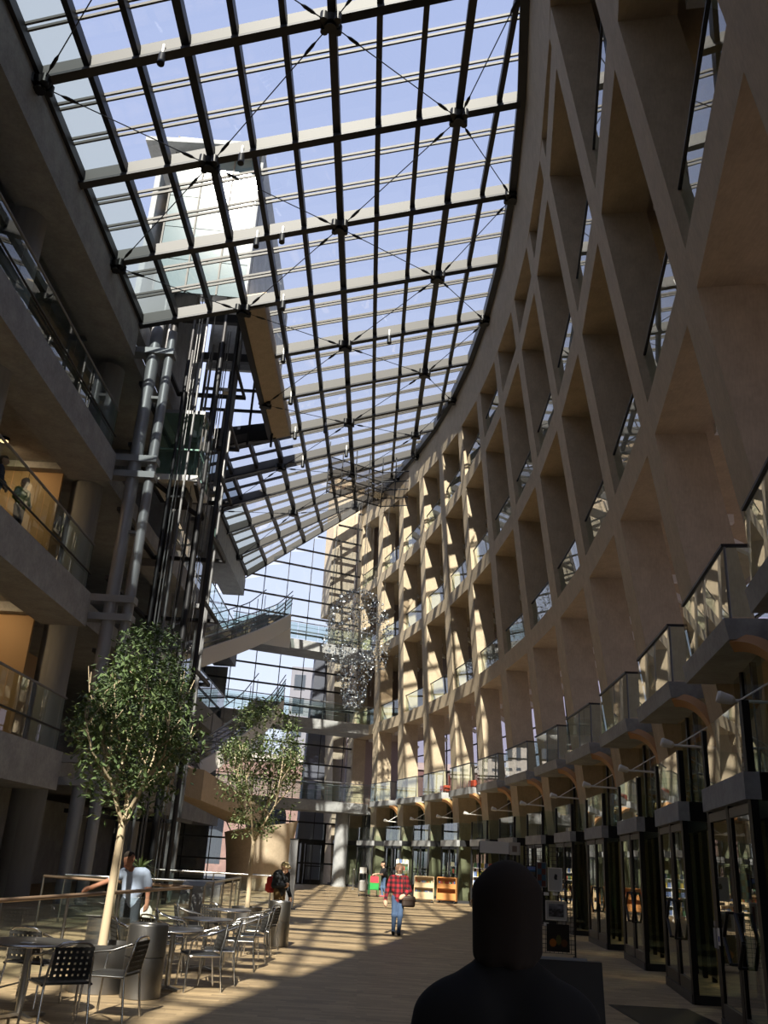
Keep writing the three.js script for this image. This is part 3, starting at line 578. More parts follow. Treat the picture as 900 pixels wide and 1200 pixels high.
// ---------------------------------------------------------------- hanging artworks
{
  const s = thing('hanging_sculpture', 'suspended head-shaped sculpture of many small pale glinting pieces', 'sculpture');
  const n = 3000, bf = new THREE.BufferGeometry();
  bf.setAttribute('position', new THREE.Float32BufferAttribute([0, -0.05, 0, 0.09, 0.06, 0.03, 0.02, 0.07, 0, 0, -0.05, 0, -0.02, 0.07, 0, -0.09, 0.06, 0.03, 0, -0.05, 0, 0.02, 0.07, 0, -0.02, 0.07, 0], 3)); bf.computeVertexNormals();
  const mt = std([0.62, 0.66, 0.68], 0.3, 0.4, { side: THREE.DoubleSide });
  const im = new THREE.InstancedMesh(bf, mt, n), m4 = new THREE.Matrix4(), q = new THREE.Quaternion(), e = new THREE.Euler(), c = new THREE.Color();
  for (let i = 0; i < n; i++) {
    const u = rnd(), a = rnd() * Math.PI * 2, crown = u < 0.66;
    let y, r; if (crown) { const t = Math.acos(1 - 1.55 * rnd()); y = 13.3 + 3.0 * Math.cos(t); r = 1.8 * Math.sin(t) * (rnd() < 0.3 ? rr(0.4, 1) : 1) + rr(-0.15, 0.1); } else { y = rr(9.4, 12.9); r = lerp(0.5, 1.35, (y - 9.4) / 3.5) * Math.sqrt(rr(0.3, 1.1)); }
    const p = V(-1.15 + r * Math.cos(a) * 1.05, y, -50 + r * Math.sin(a));
    e.set(rnd() * 6, rnd() * 6, rnd() * 6); q.setFromEuler(e); const k = rr(0.45, 0.95);
    im.setMatrixAt(i, m4.compose(p, q, V(k, k, k)));
    const w = rnd(); im.setColorAt(i, w < 0.5 ? c.setRGB(1, 1, 1) : w < 0.78 ? c.setRGB(0.35, 0.4, 0.5) : c.setRGB(0.12, 0.13, 0.16));
  }
  im.name = 'butterfly_pieces'; im.userData.kind = 'stuff'; s.add(im);
  const wires = []; for (let i = 0; i < 46; i++) { const a = rnd() * 6.3, r = rr(0.2, 1.7); wires.push(rod(V(-1.15 + r * Math.cos(a), rr(9.8, 15), -50 + r * Math.sin(a)), V(-1.15 + r * Math.cos(a), 22.6, -50 + r * Math.sin(a)), 0.004, 0.004, 4)); }
  part(s, 'suspension_wires', wires, M.steel);
  const g = thing('hanging_glass_lattice', 'smoky glass lattice box hung below the skylight', 'hanging screen');
  const smoke = glassOf([0.55, 0.52, 0.49], 0.02);
  const Q = [V(-3.2, 0, -44.8), V(-0.2, 0, -46.6), V(1.3, 0, -46.2)];
  for (let f = 0; f < 2; f++) for (let c2 = 0; c2 < (f ? 2 : 4); c2++) {
    const nn = f ? 2 : 4, a = Q[f].clone().lerp(Q[f + 1], c2 / nn), b = Q[f].clone().lerp(Q[f + 1], (c2 + 1) / nn);
    part(g, 'glass_sheet', quad(a.clone().setY(20.2), b.clone().setY(20.2), b.clone().setY(22.3), a.clone().setY(22.3)), smoke);
    part(g, 'upright', rod(a.clone().setY(20.1), a.clone().setY(23.2), 0.035, 0.035, 6), M.iron);
    for (const y of [20.2, 20.7, 21.2, 21.7, 22.3]) part(g, 'rail', rod(a.clone().setY(y), b.clone().setY(y), 0.035, 0.035, 5), M.iron);
  }
  for (let i = 0; i < 2; i++) part(g, 'shelf_sheet', quad(V(-3, 20.6 + i * 0.9, -45), V(-0.3, 20.6 + i * 0.9, -46.5), V(1.2, 20.55 + i * 0.36, -46.2), V(-1.6, 20.5 + i * 0.36, -44.4)), smoke);
}

// small twin spotlights clamped on the girders
const perGirder = {};
for (const [i, x] of [[0, -6.0], [1, -4.6], [2, -4.6], [2, -3.8], [3, -4.1], [4, -4.4], [5, -4.4], [6, -4.5], [6, -3.1], [7, -4.4], [4, -0.2], [7, -2.2]]) {
  const p = SP(i, x, -0.02), n = (perGirder[i] = (perGirder[i] ?? -1) + 1), s = thing('girder_spotlight', 'small dark spotlight, ' + NTH[n] + ' placed on the ' + NTH[i] + ' skylight girder toward the end wall', 'spotlight', 'spotlights on the skylight girders', p.toArray());
  part(s, 'clamp', rod(V(0, 0.3, 0.1), V(0, -0.06, 0.1), 0.04, 0.04, 8), M.white);
  part(s, 'lamp_head', [rod(V(0, -0.02, 0.1), V(0.02, -0.38, 0.16), 0.085, 0.095, 12)], M.black);
}
// ---------------------------------------------------------------- furniture of the cafe corner
M.weave = std([0.02, 0.019, 0.018], 0.6);
M.tabletop = std([0.42, 0.40, 0.38], 0.3, 0.9);
function makeChair() {
  const c = thing('cafe_chair', 'aluminium tube cafe armchair with black woven seat', 'chair', 'cafe armchairs');
  const s = 0.24, h = 0.40, R = 0.0125;                                       // faces +z
  for (const x of [-1, 1]) {
    part(c, 'front_leg', tube([V(x * (s + 0.02), 0, 0.23), V(x * s, h, 0.21), V(x * (s + 0.015), 0.57, 0.19), V(x * (s + 0.01), 0.615, 0.13), V(x * s, 0.64, -0.05), V(x * 0.19, 0.70, -0.22)], R, 22, 6), M.chrome);
    part(c, 'rear_leg', tube([V(x * (s - 0.01), 0, -0.24), V(x * (s - 0.03), h, -0.19), V(x * 0.19, 0.62, -0.235), V(x * 0.17, 0.72, -0.25)], R, 18, 6), M.chrome);
  }
  part(c, 'top_rail', tube([V(-0.17, 0.715, -0.25), V(-0.12, 0.75, -0.265), V(0, 0.76, -0.275), V(0.12, 0.75, -0.265), V(0.17, 0.715, -0.25)], R, 16, 6), M.chrome);
  part(c, 'seat_frame', tube([V(-s + 0.01, h, -0.19), V(-s, h, 0.18), V(-0.15, h, 0.23), V(0.15, h, 0.23), V(s, h, 0.18), V(s - 0.01, h, -0.19)], R * 0.9, 30, 6), M.chrome);
  part(c, 'seat', [box(-0.215, 0.215, h, h + 0.018, -0.19, 0.205)], M.weave, 'black woven seat');
  const back = group(c, 'woven_back'), bp = (x, t) => V(x, lerp(0.44, 0.72, t), lerp(-0.205, -0.262, t));
  const st = []; for (let i = 0; i < 7; i++) st.push(bar(bp(-0.165 + i * 0.055, 0), bp(-0.165 + i * 0.055, 1), 0.034, 0.006, V(0, 0, 1)));
  for (let i = 0; i < 6; i++) st.push(bar(bp(-0.185, 0.06 + i * 0.175), bp(0.185, 0.06 + i * 0.175), 0.007, 0.03));
  const b = new THREE.Mesh(join(st), M.weave); b.name = 'woven_straps'; b.userData.kind = 'stuff'; back.add(b);
  return c;
}
const chair0 = makeChair(); let chairUsed = false;
const putChair = (x, z, deg, label) => { const t = deg * Math.PI / 180; if (!chairUsed) { chairUsed = true; chair0.position.set(x, 0, z); chair0.rotation.y = t; chair0.userData.label = label; return chair0; } return copy(chair0, [x, 0, z], t, label); };
function makeTable(x, z, r, label) {
  const t = thing('cafe_table', label, 'table', 'round cafe tables', [x, 0, z]);
  part(t, 'tabletop', new THREE.LatheGeometry([[0, 0.655], [r - 0.02, 0.655], [r, 0.662], [r, 0.674], [r - 0.01, 0.682], [0, 0.682]].map(([a, b]) => new THREE.Vector2(a, b)), 40), M.tabletop);
  part(t, 'rim', new THREE.TorusGeometry(r, 0.012, 6, 48).rotateX(Math.PI / 2).translate(0, 0.668, 0), M.chrome);
  part(t, 'pedestal', rod(V(0, 0.03, 0), V(0, 0.655, 0), 0.035, 0.03, 14), M.stainless);
  for (let i = 0; i < 4; i++) { const a = Math.PI / 4 + i * Math.PI / 2; part(t, 'foot', bar(V(0, 0.04, 0), V(0.27 * Math.cos(a), 0.018, 0.27 * Math.sin(a)), 0.05, 0.03), M.stainless); }
  return t;
}
const TB = [[-3.3, -9.95, 0.45, 'brushed metal round table at the glass balustrade beside the tree planter'], [-2.34, -12.35, 0.37, 'round metal table just behind the dull cylindrical bin'], [-2.27, -14.5, 0.37, 'round metal table between the bin table and the far table'], [-2.3, -17.0, 0.38, 'round metal table nearest the bright steel bin']];
for (const a of TB) makeTable(...a);
solo('paper_slip', box(-3.36, -3.24, 0.683, 0.687, -10.06, -9.98).translate(0.05, 0, 0.3), M.white, 'small white paper slip lying on the brushed metal table', 'paper');
putChair(-2.78, -9.42, 215, 'cafe armchair with woven back turned outward before the planter table');
putChair(-2.48, -10.2, -82, 'cafe armchair side-on between the planter table and the dull bin');
putChair(-3.5, -10.75, 12, 'cafe armchair behind the planter table against the glass balustrade');
putChair(-3.62, -9.0, 160, 'cafe armchair at the outer side of the planter table');
putChair(-1.98, -12.5, -112, 'cafe armchair with its back to the aisle at the bin table');
putChair(-1.86, -13.15, -100, 'cafe armchair angled between the bin table and the middle table');
putChair(-2.95, -12.75, 62, 'cafe armchair behind the dull bin facing the bin table');
putChair(-2.75, -13.6, 40, 'cafe armchair on the balustrade side of the middle table');
putChair(-1.78, -14.75, -95, 'cafe armchair with its back to the aisle at the middle table');
putChair(-2.85, -14.9, 75, 'cafe armchair at the balustrade side behind the middle table');
putChair(-1.76, -15.7, -110, 'cafe armchair between the middle table and the far table');
putChair(-2.9, -16.6, 70, 'cafe armchair on the balustrade side of the far table');
putChair(-1.74, -16.75, -92, 'cafe armchair with its back to the aisle at the far table');
putChair(-1.78, -17.75, -70, 'cafe armchair beside the bright steel bin');
putChair(-2.6, -17.7, 30, 'cafe armchair behind the far table');
function bin(x, z, r, h, mat, label) {
  const b = thing('steel_bin', label, 'bin', 'cylindrical bins', [x, 0, z]);
  const L = (p) => new THREE.LatheGeometry(p.map(([a, q]) => new THREE.Vector2(a, q)), 40);
  part(b, 'lower_body', L([[0, 0], [r - 0.01, 0], [r, 0.012], [r, h * 0.545], [r - 0.012, h * 0.55], [0, h * 0.55]]), mat);
  part(b, 'upper_body', L([[0, h * 0.553], [r - 0.012, h * 0.556], [r, h * 0.56], [r, h * 0.975], [r - 0.02, h]]), mat);
  part(b, 'lid_ring', L([[r - 0.02, h - 0.001], [r - 0.09, h], [r - 0.1, h - 0.012], [r - 0.1, h - 0.16]]), mat);
}
bin(-2.5, -11.62, 0.232, 0.78, M.dullmetal, 'dull dark metal cylindrical bin beside the tree planter');
bin(-1.57, -18.72, 0.212, 0.79, M.stainless, 'bright steel cylindrical bin at the end of the cafe tables');

// ---------------------------------------------------------------- trees
M.bark = std([0.48, 0.38, 0.25], 0.85);
M.leafA = new THREE.MeshPhysicalMaterial({ color: new THREE.Color().setRGB(0.075, 0.125, 0.032), roughness: 0.75, transmission: 0.25, thickness: 0, side: THREE.DoubleSide });
M.leafB = new THREE.MeshPhysicalMaterial({ color: new THREE.Color().setRGB(0.15, 0.21, 0.06), roughness: 0.7, transmission: 0.3, thickness: 0, side: THREE.DoubleSide });
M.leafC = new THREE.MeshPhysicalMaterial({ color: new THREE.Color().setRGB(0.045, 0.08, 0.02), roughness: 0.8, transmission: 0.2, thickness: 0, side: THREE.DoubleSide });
M.leafD = new THREE.MeshPhysicalMaterial({ color: new THREE.Color().setRGB(0.26, 0.30, 0.13), roughness: 0.7, transmission: 0.3, thickness: 0, side: THREE.DoubleSide });
M.soil = std([0.05, 0.035, 0.025], 0.95);
function leafGeo(p, n, size) {                                            // a pointed leaf of four triangles, folded along its rib
  const a = V(rr(-1, 1), rr(-0.9, 0.35), rr(-1, 1)).normalize(), b = V(0, 0, 0).crossVectors(a, V(rr(-0.4, 0.4), 1, rr(-0.4, 0.4))).normalize(), c = V(0, 0, 0).crossVectors(a, b).normalize();
  const q = (u, v, w) => p.clone().addScaledVector(a, u * size).addScaledVector(b, v * size).addScaledVector(c, w * size);
  const P = [q(0, 0, 0), q(0.45, 0.24, 0.07), q(0.5, 0, 0), q(1, 0, 0.04), q(0.45, -0.24, 0.07)];
  for (const t of [[0, 2, 1], [1, 2, 3], [0, 4, 2], [4, 3, 2]]) for (const i of t) n.push(P[i].x, P[i].y, P[i].z);
}
function makeTree(name, label, x, z, H, fork, cw, ch, leaves, mats, leafSize, lean = 0) {
  const t = thing(name, label, 'tree', 'indoor trees', [x, 0, z]);
  part(t, 'trunk', [rod(V(0, 0.3, 0), V(lean * 0.5, fork * 0.6, 0), 0.06, 0.05, 10), rod(V(lean * 0.5, fork * 0.6, 0), V(lean, fork, 0), 0.05, 0.042, 10)], M.bark);
  const tips = [], br = [], cy = (H + fork) / 2 + 0.15;
  const grow = (p, d, len, r, lvl) => {
    const q = p.clone().addScaledVector(d, len); br.push(rod(p, q, r, r * 0.68, 6)); tips.push([p.clone().lerp(q, 0.6), lvl], [q, lvl]);
    if (lvl >= 4) return;
    const n = lvl < 2 ? 3 : 2;
    for (let i = 0; i < n; i++) {
      const e = d.clone().add(V(rr(-0.75, 0.75), rr(-0.15, 0.55), rr(-0.75, 0.75))).normalize();
      const nx = q.clone().addScaledVector(e, len * 0.75), k = ((nx.x - lean) / cw) ** 2 + ((nx.z) / cw) ** 2 + ((nx.y - cy) / ch) ** 2;
      if (k > 1) e.add(V(lean - nx.x, cy - nx.y, -nx.z).multiplyScalar(0.5)).normalize();
      grow(q, e, len * rr(0.66, 0.82), r * 0.66, lvl + 1);
    }
  };
  for (let i = 0; i < 4; i++) { const a = i * 1.65 + rr(0, 0.6); grow(V(lean, fork - 0.04 * i, 0), V(Math.cos(a) * 0.6, 1, Math.sin(a) * 0.6).normalize(), (H - fork) * 0.3, 0.03, 1); }
  part(t, 'branches', br, M.bark).userData.kind = 'stuff';
  const buf = mats.map(() => []);
  const good = tips.filter(([p, l]) => l >= 2), clumps = [];
  for (let i = 0; i < 70; i++) { const a = rnd() * 6.283, u = rr(-0.95, 1), q = Math.sqrt(1 - u * u) * Math.sqrt(rr(0.35, 1)); clumps.push([V(lean + cw * q * Math.cos(a), cy + ch * u * 0.95, cw * q * Math.sin(a)), 3]); }
  for (let i = 0; i < leaves; i++) {
    const set = rnd() < 0.5 ? good : clumps, [p] = set[Math.floor(rnd() * set.length)], q = p.clone().add(V(rr(-1, 1), rr(-1, 1), rr(-1, 1)).multiplyScalar(0.2));
    if (((q.x - lean) / cw) ** 2 + (q.z / cw) ** 2 + ((q.y - cy) / ch) ** 2 > 1.25) continue;
    leafGeo(q, buf[Math.floor(rnd() * mats.length)], leafSize * rr(0.7, 1.25));
  }
  buf.forEach((b, i) => { const g = new THREE.BufferGeometry(); g.setAttribute('position', new THREE.Float32BufferAttribute(b, 3)); g.computeVertexNormals(); part(t, 'foliage', g, mats[i]).userData.kind = 'stuff'; });
  return t;
}
function planter(x, z, r, h, label) {
  const p = thing('tree_planter', label, 'planter', 'metal tree planters', [x, 0, z]);
  part(p, 'tub', new THREE.LatheGeometry([[0, 0], [r - 0.01, 0], [r, 0.01], [r, h], [r - 0.03, h], [r - 0.03, h - 0.12]].map(([a, b]) => new THREE.Vector2(a, b)), 40), M.dullmetal);
  part(p, 'soil', new THREE.CircleGeometry(r - 0.03, 24).rotateX(-Math.PI / 2).translate(0, h - 0.07, 0), M.soil);
}
planter(-3.08, -11.95, 0.36, 0.52, 'wide metal tub holding the leafy tree behind the planter table');
makeTree('ficus_tree', 'sunlit slender-trunked green tree growing from the wide metal tub', -3.1, -11.95, 3.9, 1.9, 0.84, 1.06, 4600, [M.leafA, M.leafB, M.leafA], 0.095, 0.02);
planter(-4.15, -16.2, 0.34, 0.5, 'shaded metal tub holding the darker tree behind the balustrade');
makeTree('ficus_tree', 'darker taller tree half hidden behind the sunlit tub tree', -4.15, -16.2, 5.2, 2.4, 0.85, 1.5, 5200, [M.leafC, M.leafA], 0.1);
planter(-2.55, -21.7, 0.34, 0.5, 'metal tub holding the pale leafy tree by the far railing');
makeTree('ficus_tree', 'pale olive-leaved tree standing before the stairs', -2.55, -21.7, 4.9, 1.9, 0.95, 1.6, 7000, [M.leafD, M.leafB, M.leafA], 0.1);
{
  const p = thing('spiky_plant', 'spiky pale green potted plant behind the man in blue', 'plant', undefined, [-4.75, 0, -20.4]);
  part(p, 'pot', new THREE.LatheGeometry([[0, 0], [0.16, 0], [0.2, 0.4], [0.17, 0.4]].map(([a, b]) => new THREE.Vector2(a, b)), 20), M.slab);
  part(p, 'stem', rod(V(0, 0.3, 0), V(0, 1.2, 0), 0.03, 0.025, 8), M.bark);
  for (let i = 0; i < 46; i++) {
    const a = rnd() * 6.283, e = rr(-0.1, 1.3), L = rr(0.4, 0.62), d = V(Math.cos(a) * Math.cos(e), Math.sin(e), Math.sin(a) * Math.cos(e)), s = V(-Math.sin(a), 0, Math.cos(a)), n = [], o = V(0, 1.15, 0);
    const c = (t, w) => o.clone().addScaledVector(d, L * t).addScaledVector(s, w).add(V(0, -0.22 * t * t, 0));
    for (let k = 0; k < 4; k++) { const t0 = k / 4, t1 = (k + 1) / 4, w0 = 0.02 * Math.sin(Math.PI * (0.15 + 0.85 * t0)), w1 = 0.02 * Math.sin(Math.PI * (0.15 + 0.85 * t1)); for (const q of [c(t0, -w0), c(t0, w0), c(t1, w1), c(t0, -w0), c(t1, w1), c(t1, -w1)]) n.push(q.x, q.y, q.z); }
    const g = new THREE.BufferGeometry(); g.setAttribute('position', new THREE.Float32BufferAttribute(n, 3)); g.computeVertexNormals();
    part(p, 'leaf', g, M.leafB);
  }
}

// ---------------------------------------------------------------- glass balustrades around the stair well
function balustrade(label, pts, h = 0.95, railMat = M.stainless) {
  const b = thing('glass_balustrade', label, 'railing', 'floor balustrades');
  for (let i = 0; i + 1 < pts.length; i++) {
    const [x0, z0] = pts[i], [x1, z1] = pts[i + 1], a = V(x0, 0, z0), c = V(x1, 0, z1), L = a.distanceTo(c), n = Math.max(1, Math.round(L / 1.6));
    part(b, 'handrail', rod(a.clone().setY(h), c.clone().setY(h), 0.028, 0.028, 10), railMat);
    for (let k = 0; k < n; k++) {
      const p = a.clone().lerp(c, (k + 0.02) / n), q = a.clone().lerp(c, (k + 0.98) / n);
      part(b, 'glass_panel', quad(p.clone().setY(0.08), q.clone().setY(0.08), q.clone().setY(h - 0.09), p.clone().setY(h - 0.09)), M.clear);
      part(b, 'post', rod(a.clone().lerp(c, k / n), a.clone().lerp(c, k / n).setY(h), 0.022, 0.022, 8), M.stainless);
    }
    part(b, 'post', rod(c.clone(), c.clone().setY(h), 0.022, 0.022, 8), M.stainless);
  }
}
balustrade('long glass balustrade with brown handrail behind the cafe tables', [[-4.75, -7.4], [-4.2, -11.4], [-3.25, -18.4], [-6.6, -20.0]], 0.95, std([0.30, 0.20, 0.13], 0.45, 0.3));
balustrade('steel-railed glass balustrade beyond the man in blue', [[-6.6, -21.4], [-3.42, -22.1], [-3.5, -27.5]]);
balustrade('bright steel railing near the curved stair base', [[-6.8, -31.5], [-3.0, -31.5], [-3.0, -35.5]]);
solo('information_stand', [hexa([V(-3.95, 0, -21.0), V(-3.4, 0, -21.0), V(-3.4, 0, -20.6), V(-3.95, 0, -20.6), V(-3.88, 0.98, -21.0), V(-3.4, 0.98, -21.0), V(-3.4, 0.9, -20.75), V(-3.88, 0.9, -20.75)])], M.steel, 'plain dark grey sloping stand behind the glass balustrade', 'stand');
{
  const p = thing('dark_post', 'tall dark square post beside the man in a cap', 'post', undefined, [-2.36, 0, -31.6]);
  part(p, 'shaft', box(-0.13, 0.13, 0.02, 2.1, -0.13, 0.13), M.steel); part(p, 'base_plate', box(-0.2, 0.2, 0, 0.02, -0.2, 0.2), M.iron); part(p, 'cap', box(-0.14, 0.14, 2.1, 2.13, -0.14, 0.14), M.iron);
}
{
  const p = thing('steel_stanchion', 'slim steel stanchion beside the concrete pillar', 'stanchion', undefined, [-0.55, 0, -54.5]);
  part(p, 'pole', rod(V(0, 0, 0), V(0, 1.0, 0), 0.04, 0.04, 10), M.stainless); part(p, 'base', rod(V(0, 0, 0), V(0, 0.03, 0), 0.15, 0.15, 16), M.stainless); part(p, 'knob', new THREE.SphereGeometry(0.055, 12, 8).translate(0, 1.03, 0), M.stainless);
}

// ---------------------------------------------------------------- people
// bones: [from, to, radius, radius, colour index]; one smooth skin over all bones
function skin(bones, palette, cell, k = 0.02, paint) {
  let lo = V(1e9, 1e9, 1e9), hi = V(-1e9, -1e9, -1e9);
  for (const [a, b, r, s] of bones) for (const [p, q] of [[a, r], [b, s]]) { lo.min(p.clone().addScalar(-q)); hi.max(p.clone().addScalar(q)); }
  const c = lo.clone().add(hi).multiplyScalar(0.5), half = Math.max(hi.x - lo.x, hi.y - lo.y, hi.z - lo.z) / 2 + cell * 4, n = Math.ceil(2 * half / cell), hs = n / 2;
  const mc = new MarchingCubes(n, new THREE.MeshBasicMaterial(), false, false, 200000), sum = new Float32Array(n * n * n);
  const toI = (v, o) => (v - o) / half * hs + hs, toV = (i, o) => (i - hs) / hs * half + o;
  const dist = (p, [a, b, r, s]) => { const ab = b.clone().sub(a), t = Math.max(0, Math.min(1, p.clone().sub(a).dot(ab) / Math.max(1e-9, ab.lengthSq()))); return p.distanceTo(a.clone().addScaledVector(ab, t)) - lerp(r, s, t); };
  const m = k * 4;
  for (const [a, b, r, s] of bones) {
    const R = Math.max(r, s) + m, i0 = (o, p, q) => Math.max(0, Math.floor(toI(Math.min(p, q) - R, o))), i1 = (o, p, q) => Math.min(n - 1, Math.ceil(toI(Math.max(p, q) + R, o)));
    const abx = b.x - a.x, aby = b.y - a.y, abz = b.z - a.z, l2 = Math.max(1e-9, abx * abx + aby * aby + abz * abz);
    for (let z = i0(c.z, a.z, b.z); z <= i1(c.z, a.z, b.z); z++) for (let y = i0(c.y, a.y, b.y); y <= i1(c.y, a.y, b.y); y++) for (let x = i0(c.x, a.x, b.x); x <= i1(c.x, a.x, b.x); x++) {
      const px = toV(x, c.x) - a.x, py = toV(y, c.y) - a.y, pz = toV(z, c.z) - a.z, t = Math.max(0, Math.min(1, (px * abx + py * aby + pz * abz) / l2));
      const d = Math.hypot(px - abx * t, py - aby * t, pz - abz * t) - lerp(r, s, t);
      if (d < m) sum[(z * n + y) * n + x] += Math.exp(-d / k);
    }
  }
  for (let i = 0; i < sum.length; i++) mc.field[i] = sum[i] > 1e-12 ? k * Math.log(sum[i]) : -m;
  mc.isolation = 0; mc.update();
  const cnt = mc.count ?? mc.positionArray.length / 3, pos = new Float32Array(cnt * 3), nor = new Float32Array(cnt * 3), col = new Float32Array(cnt * 3);
  for (let i = 0; i < cnt; i++) {
    const p = V(mc.positionArray[i * 3] * half + c.x, mc.positionArray[i * 3 + 1] * half + c.y, mc.positionArray[i * 3 + 2] * half + c.z);
    pos.set([p.x, p.y, p.z], i * 3); nor.set([mc.normalArray[i * 3], mc.normalArray[i * 3 + 1], mc.normalArray[i * 3 + 2]], i * 3);
    let best = 1e9, bc = 0; for (const bn of bones) { const d = dist(p, bn); if (d < best) { best = d; bc = bn[4]; } }
    col.set(paint?.(p, bc) ?? palette[bc], i * 3);
  }
  const g = new THREE.BufferGeometry(); g.setAttribute('position', new THREE.BufferAttribute(pos, 3)); g.setAttribute('normal', new THREE.BufferAttribute(nor, 3)); g.setAttribute('color', new THREE.BufferAttribute(col, 3));
  g.setAttribute('uv', new THREE.BufferAttribute(new Float32Array(cnt * 2), 2));
  return g;
}
const skinMat = new THREE.MeshStandardMaterial({ color: 0xffffff, vertexColors: true, roughness: 0.95 });
// palette: 0 skin, 1 top, 2 trousers, 3 shoes, 4 hair
function hand(w, dir, side, up) {                                           // palm, four fingers and a thumb hanging from the wrist
  const b = [], f = dir.clone().normalize(), s = side.clone().normalize(), u = up.clone().normalize(), at = (a, c, e) => w.clone().addScaledVector(f, a).addScaledVector(s, c).addScaledVector(u, e);
  b.push([w, at(0.075, 0, 0), 0.026, 0.03, 0]);
  [[-0.03, 0.07], [-0.01, 0.085], [0.01, 0.08], [0.028, 0.062]].forEach(([c, L]) => { b.push([at(0.075, c, 0), at(0.075 + L * 0.55, c * 1.1, 0.012), 0.0095, 0.009, 0], [at(0.075 + L * 0.55, c * 1.1, 0.012), at(0.075 + L * 0.95, c * 1.1, 0.035), 0.009, 0.0075, 0]); });
  b.push([at(0.03, -0.025, 0.01), at(0.065, -0.052, 0.028), 0.011, 0.0095, 0], [at(0.065, -0.052, 0.028), at(0.095, -0.05, 0.045), 0.0095, 0.008, 0]);
  return b;
}
function head(c, fwd, r = 0.088) {                                          // skull, jaw, nose, ears
  const s = V(0, 0, 0).crossVectors(UP, fwd).normalize(), at = (a, y, f) => c.clone().addScaledVector(s, a).addScaledVector(fwd, f).add(V(0, y, 0));
  return [[at(0, 0.035, -0.02), at(0, 0.03, 0.02), r, r * 0.93, 0], [at(0, -0.03, 0.03), at(0, -0.07, 0.045), r * 0.74, r * 0.45, 0], [at(0, 0.005, 0.105), at(0, -0.02, 0.118), 0.011, 0.015, 0], [at(r * 0.96, -0.005, 0), at(r * 0.98, 0.02, -0.008), 0.014, 0.016, 0], [at(-r * 0.96, -0.005, 0), at(-r * 0.98, 0.02, -0.008), 0.014, 0.016, 0]];
}
function faceParts(parent, c, fwd, r = 0.088) {
  const s = V(0, 0, 0).crossVectors(UP, fwd).normalize(), at = (a, y, f) => c.clone().addScaledVector(s, a).addScaledVector(fwd, f).add(V(0, y, 0));
  for (const a of [-1, 1]) part(parent, 'eye', new THREE.SphereGeometry(0.011, 10, 8).translate(...at(a * 0.032, 0.018, 0.092).toArray()), M.eye);
  part(parent, 'mouth', bar(at(-0.022, -0.05, 0.102), at(0.022, -0.05, 0.102), 0.012, 0.008), M.lips);
}
M.eye = std([0.03, 0.025, 0.02], 0.3); M.lips = std([0.42, 0.14, 0.11], 0.6);
const SK = [0.62, 0.38, 0.26];

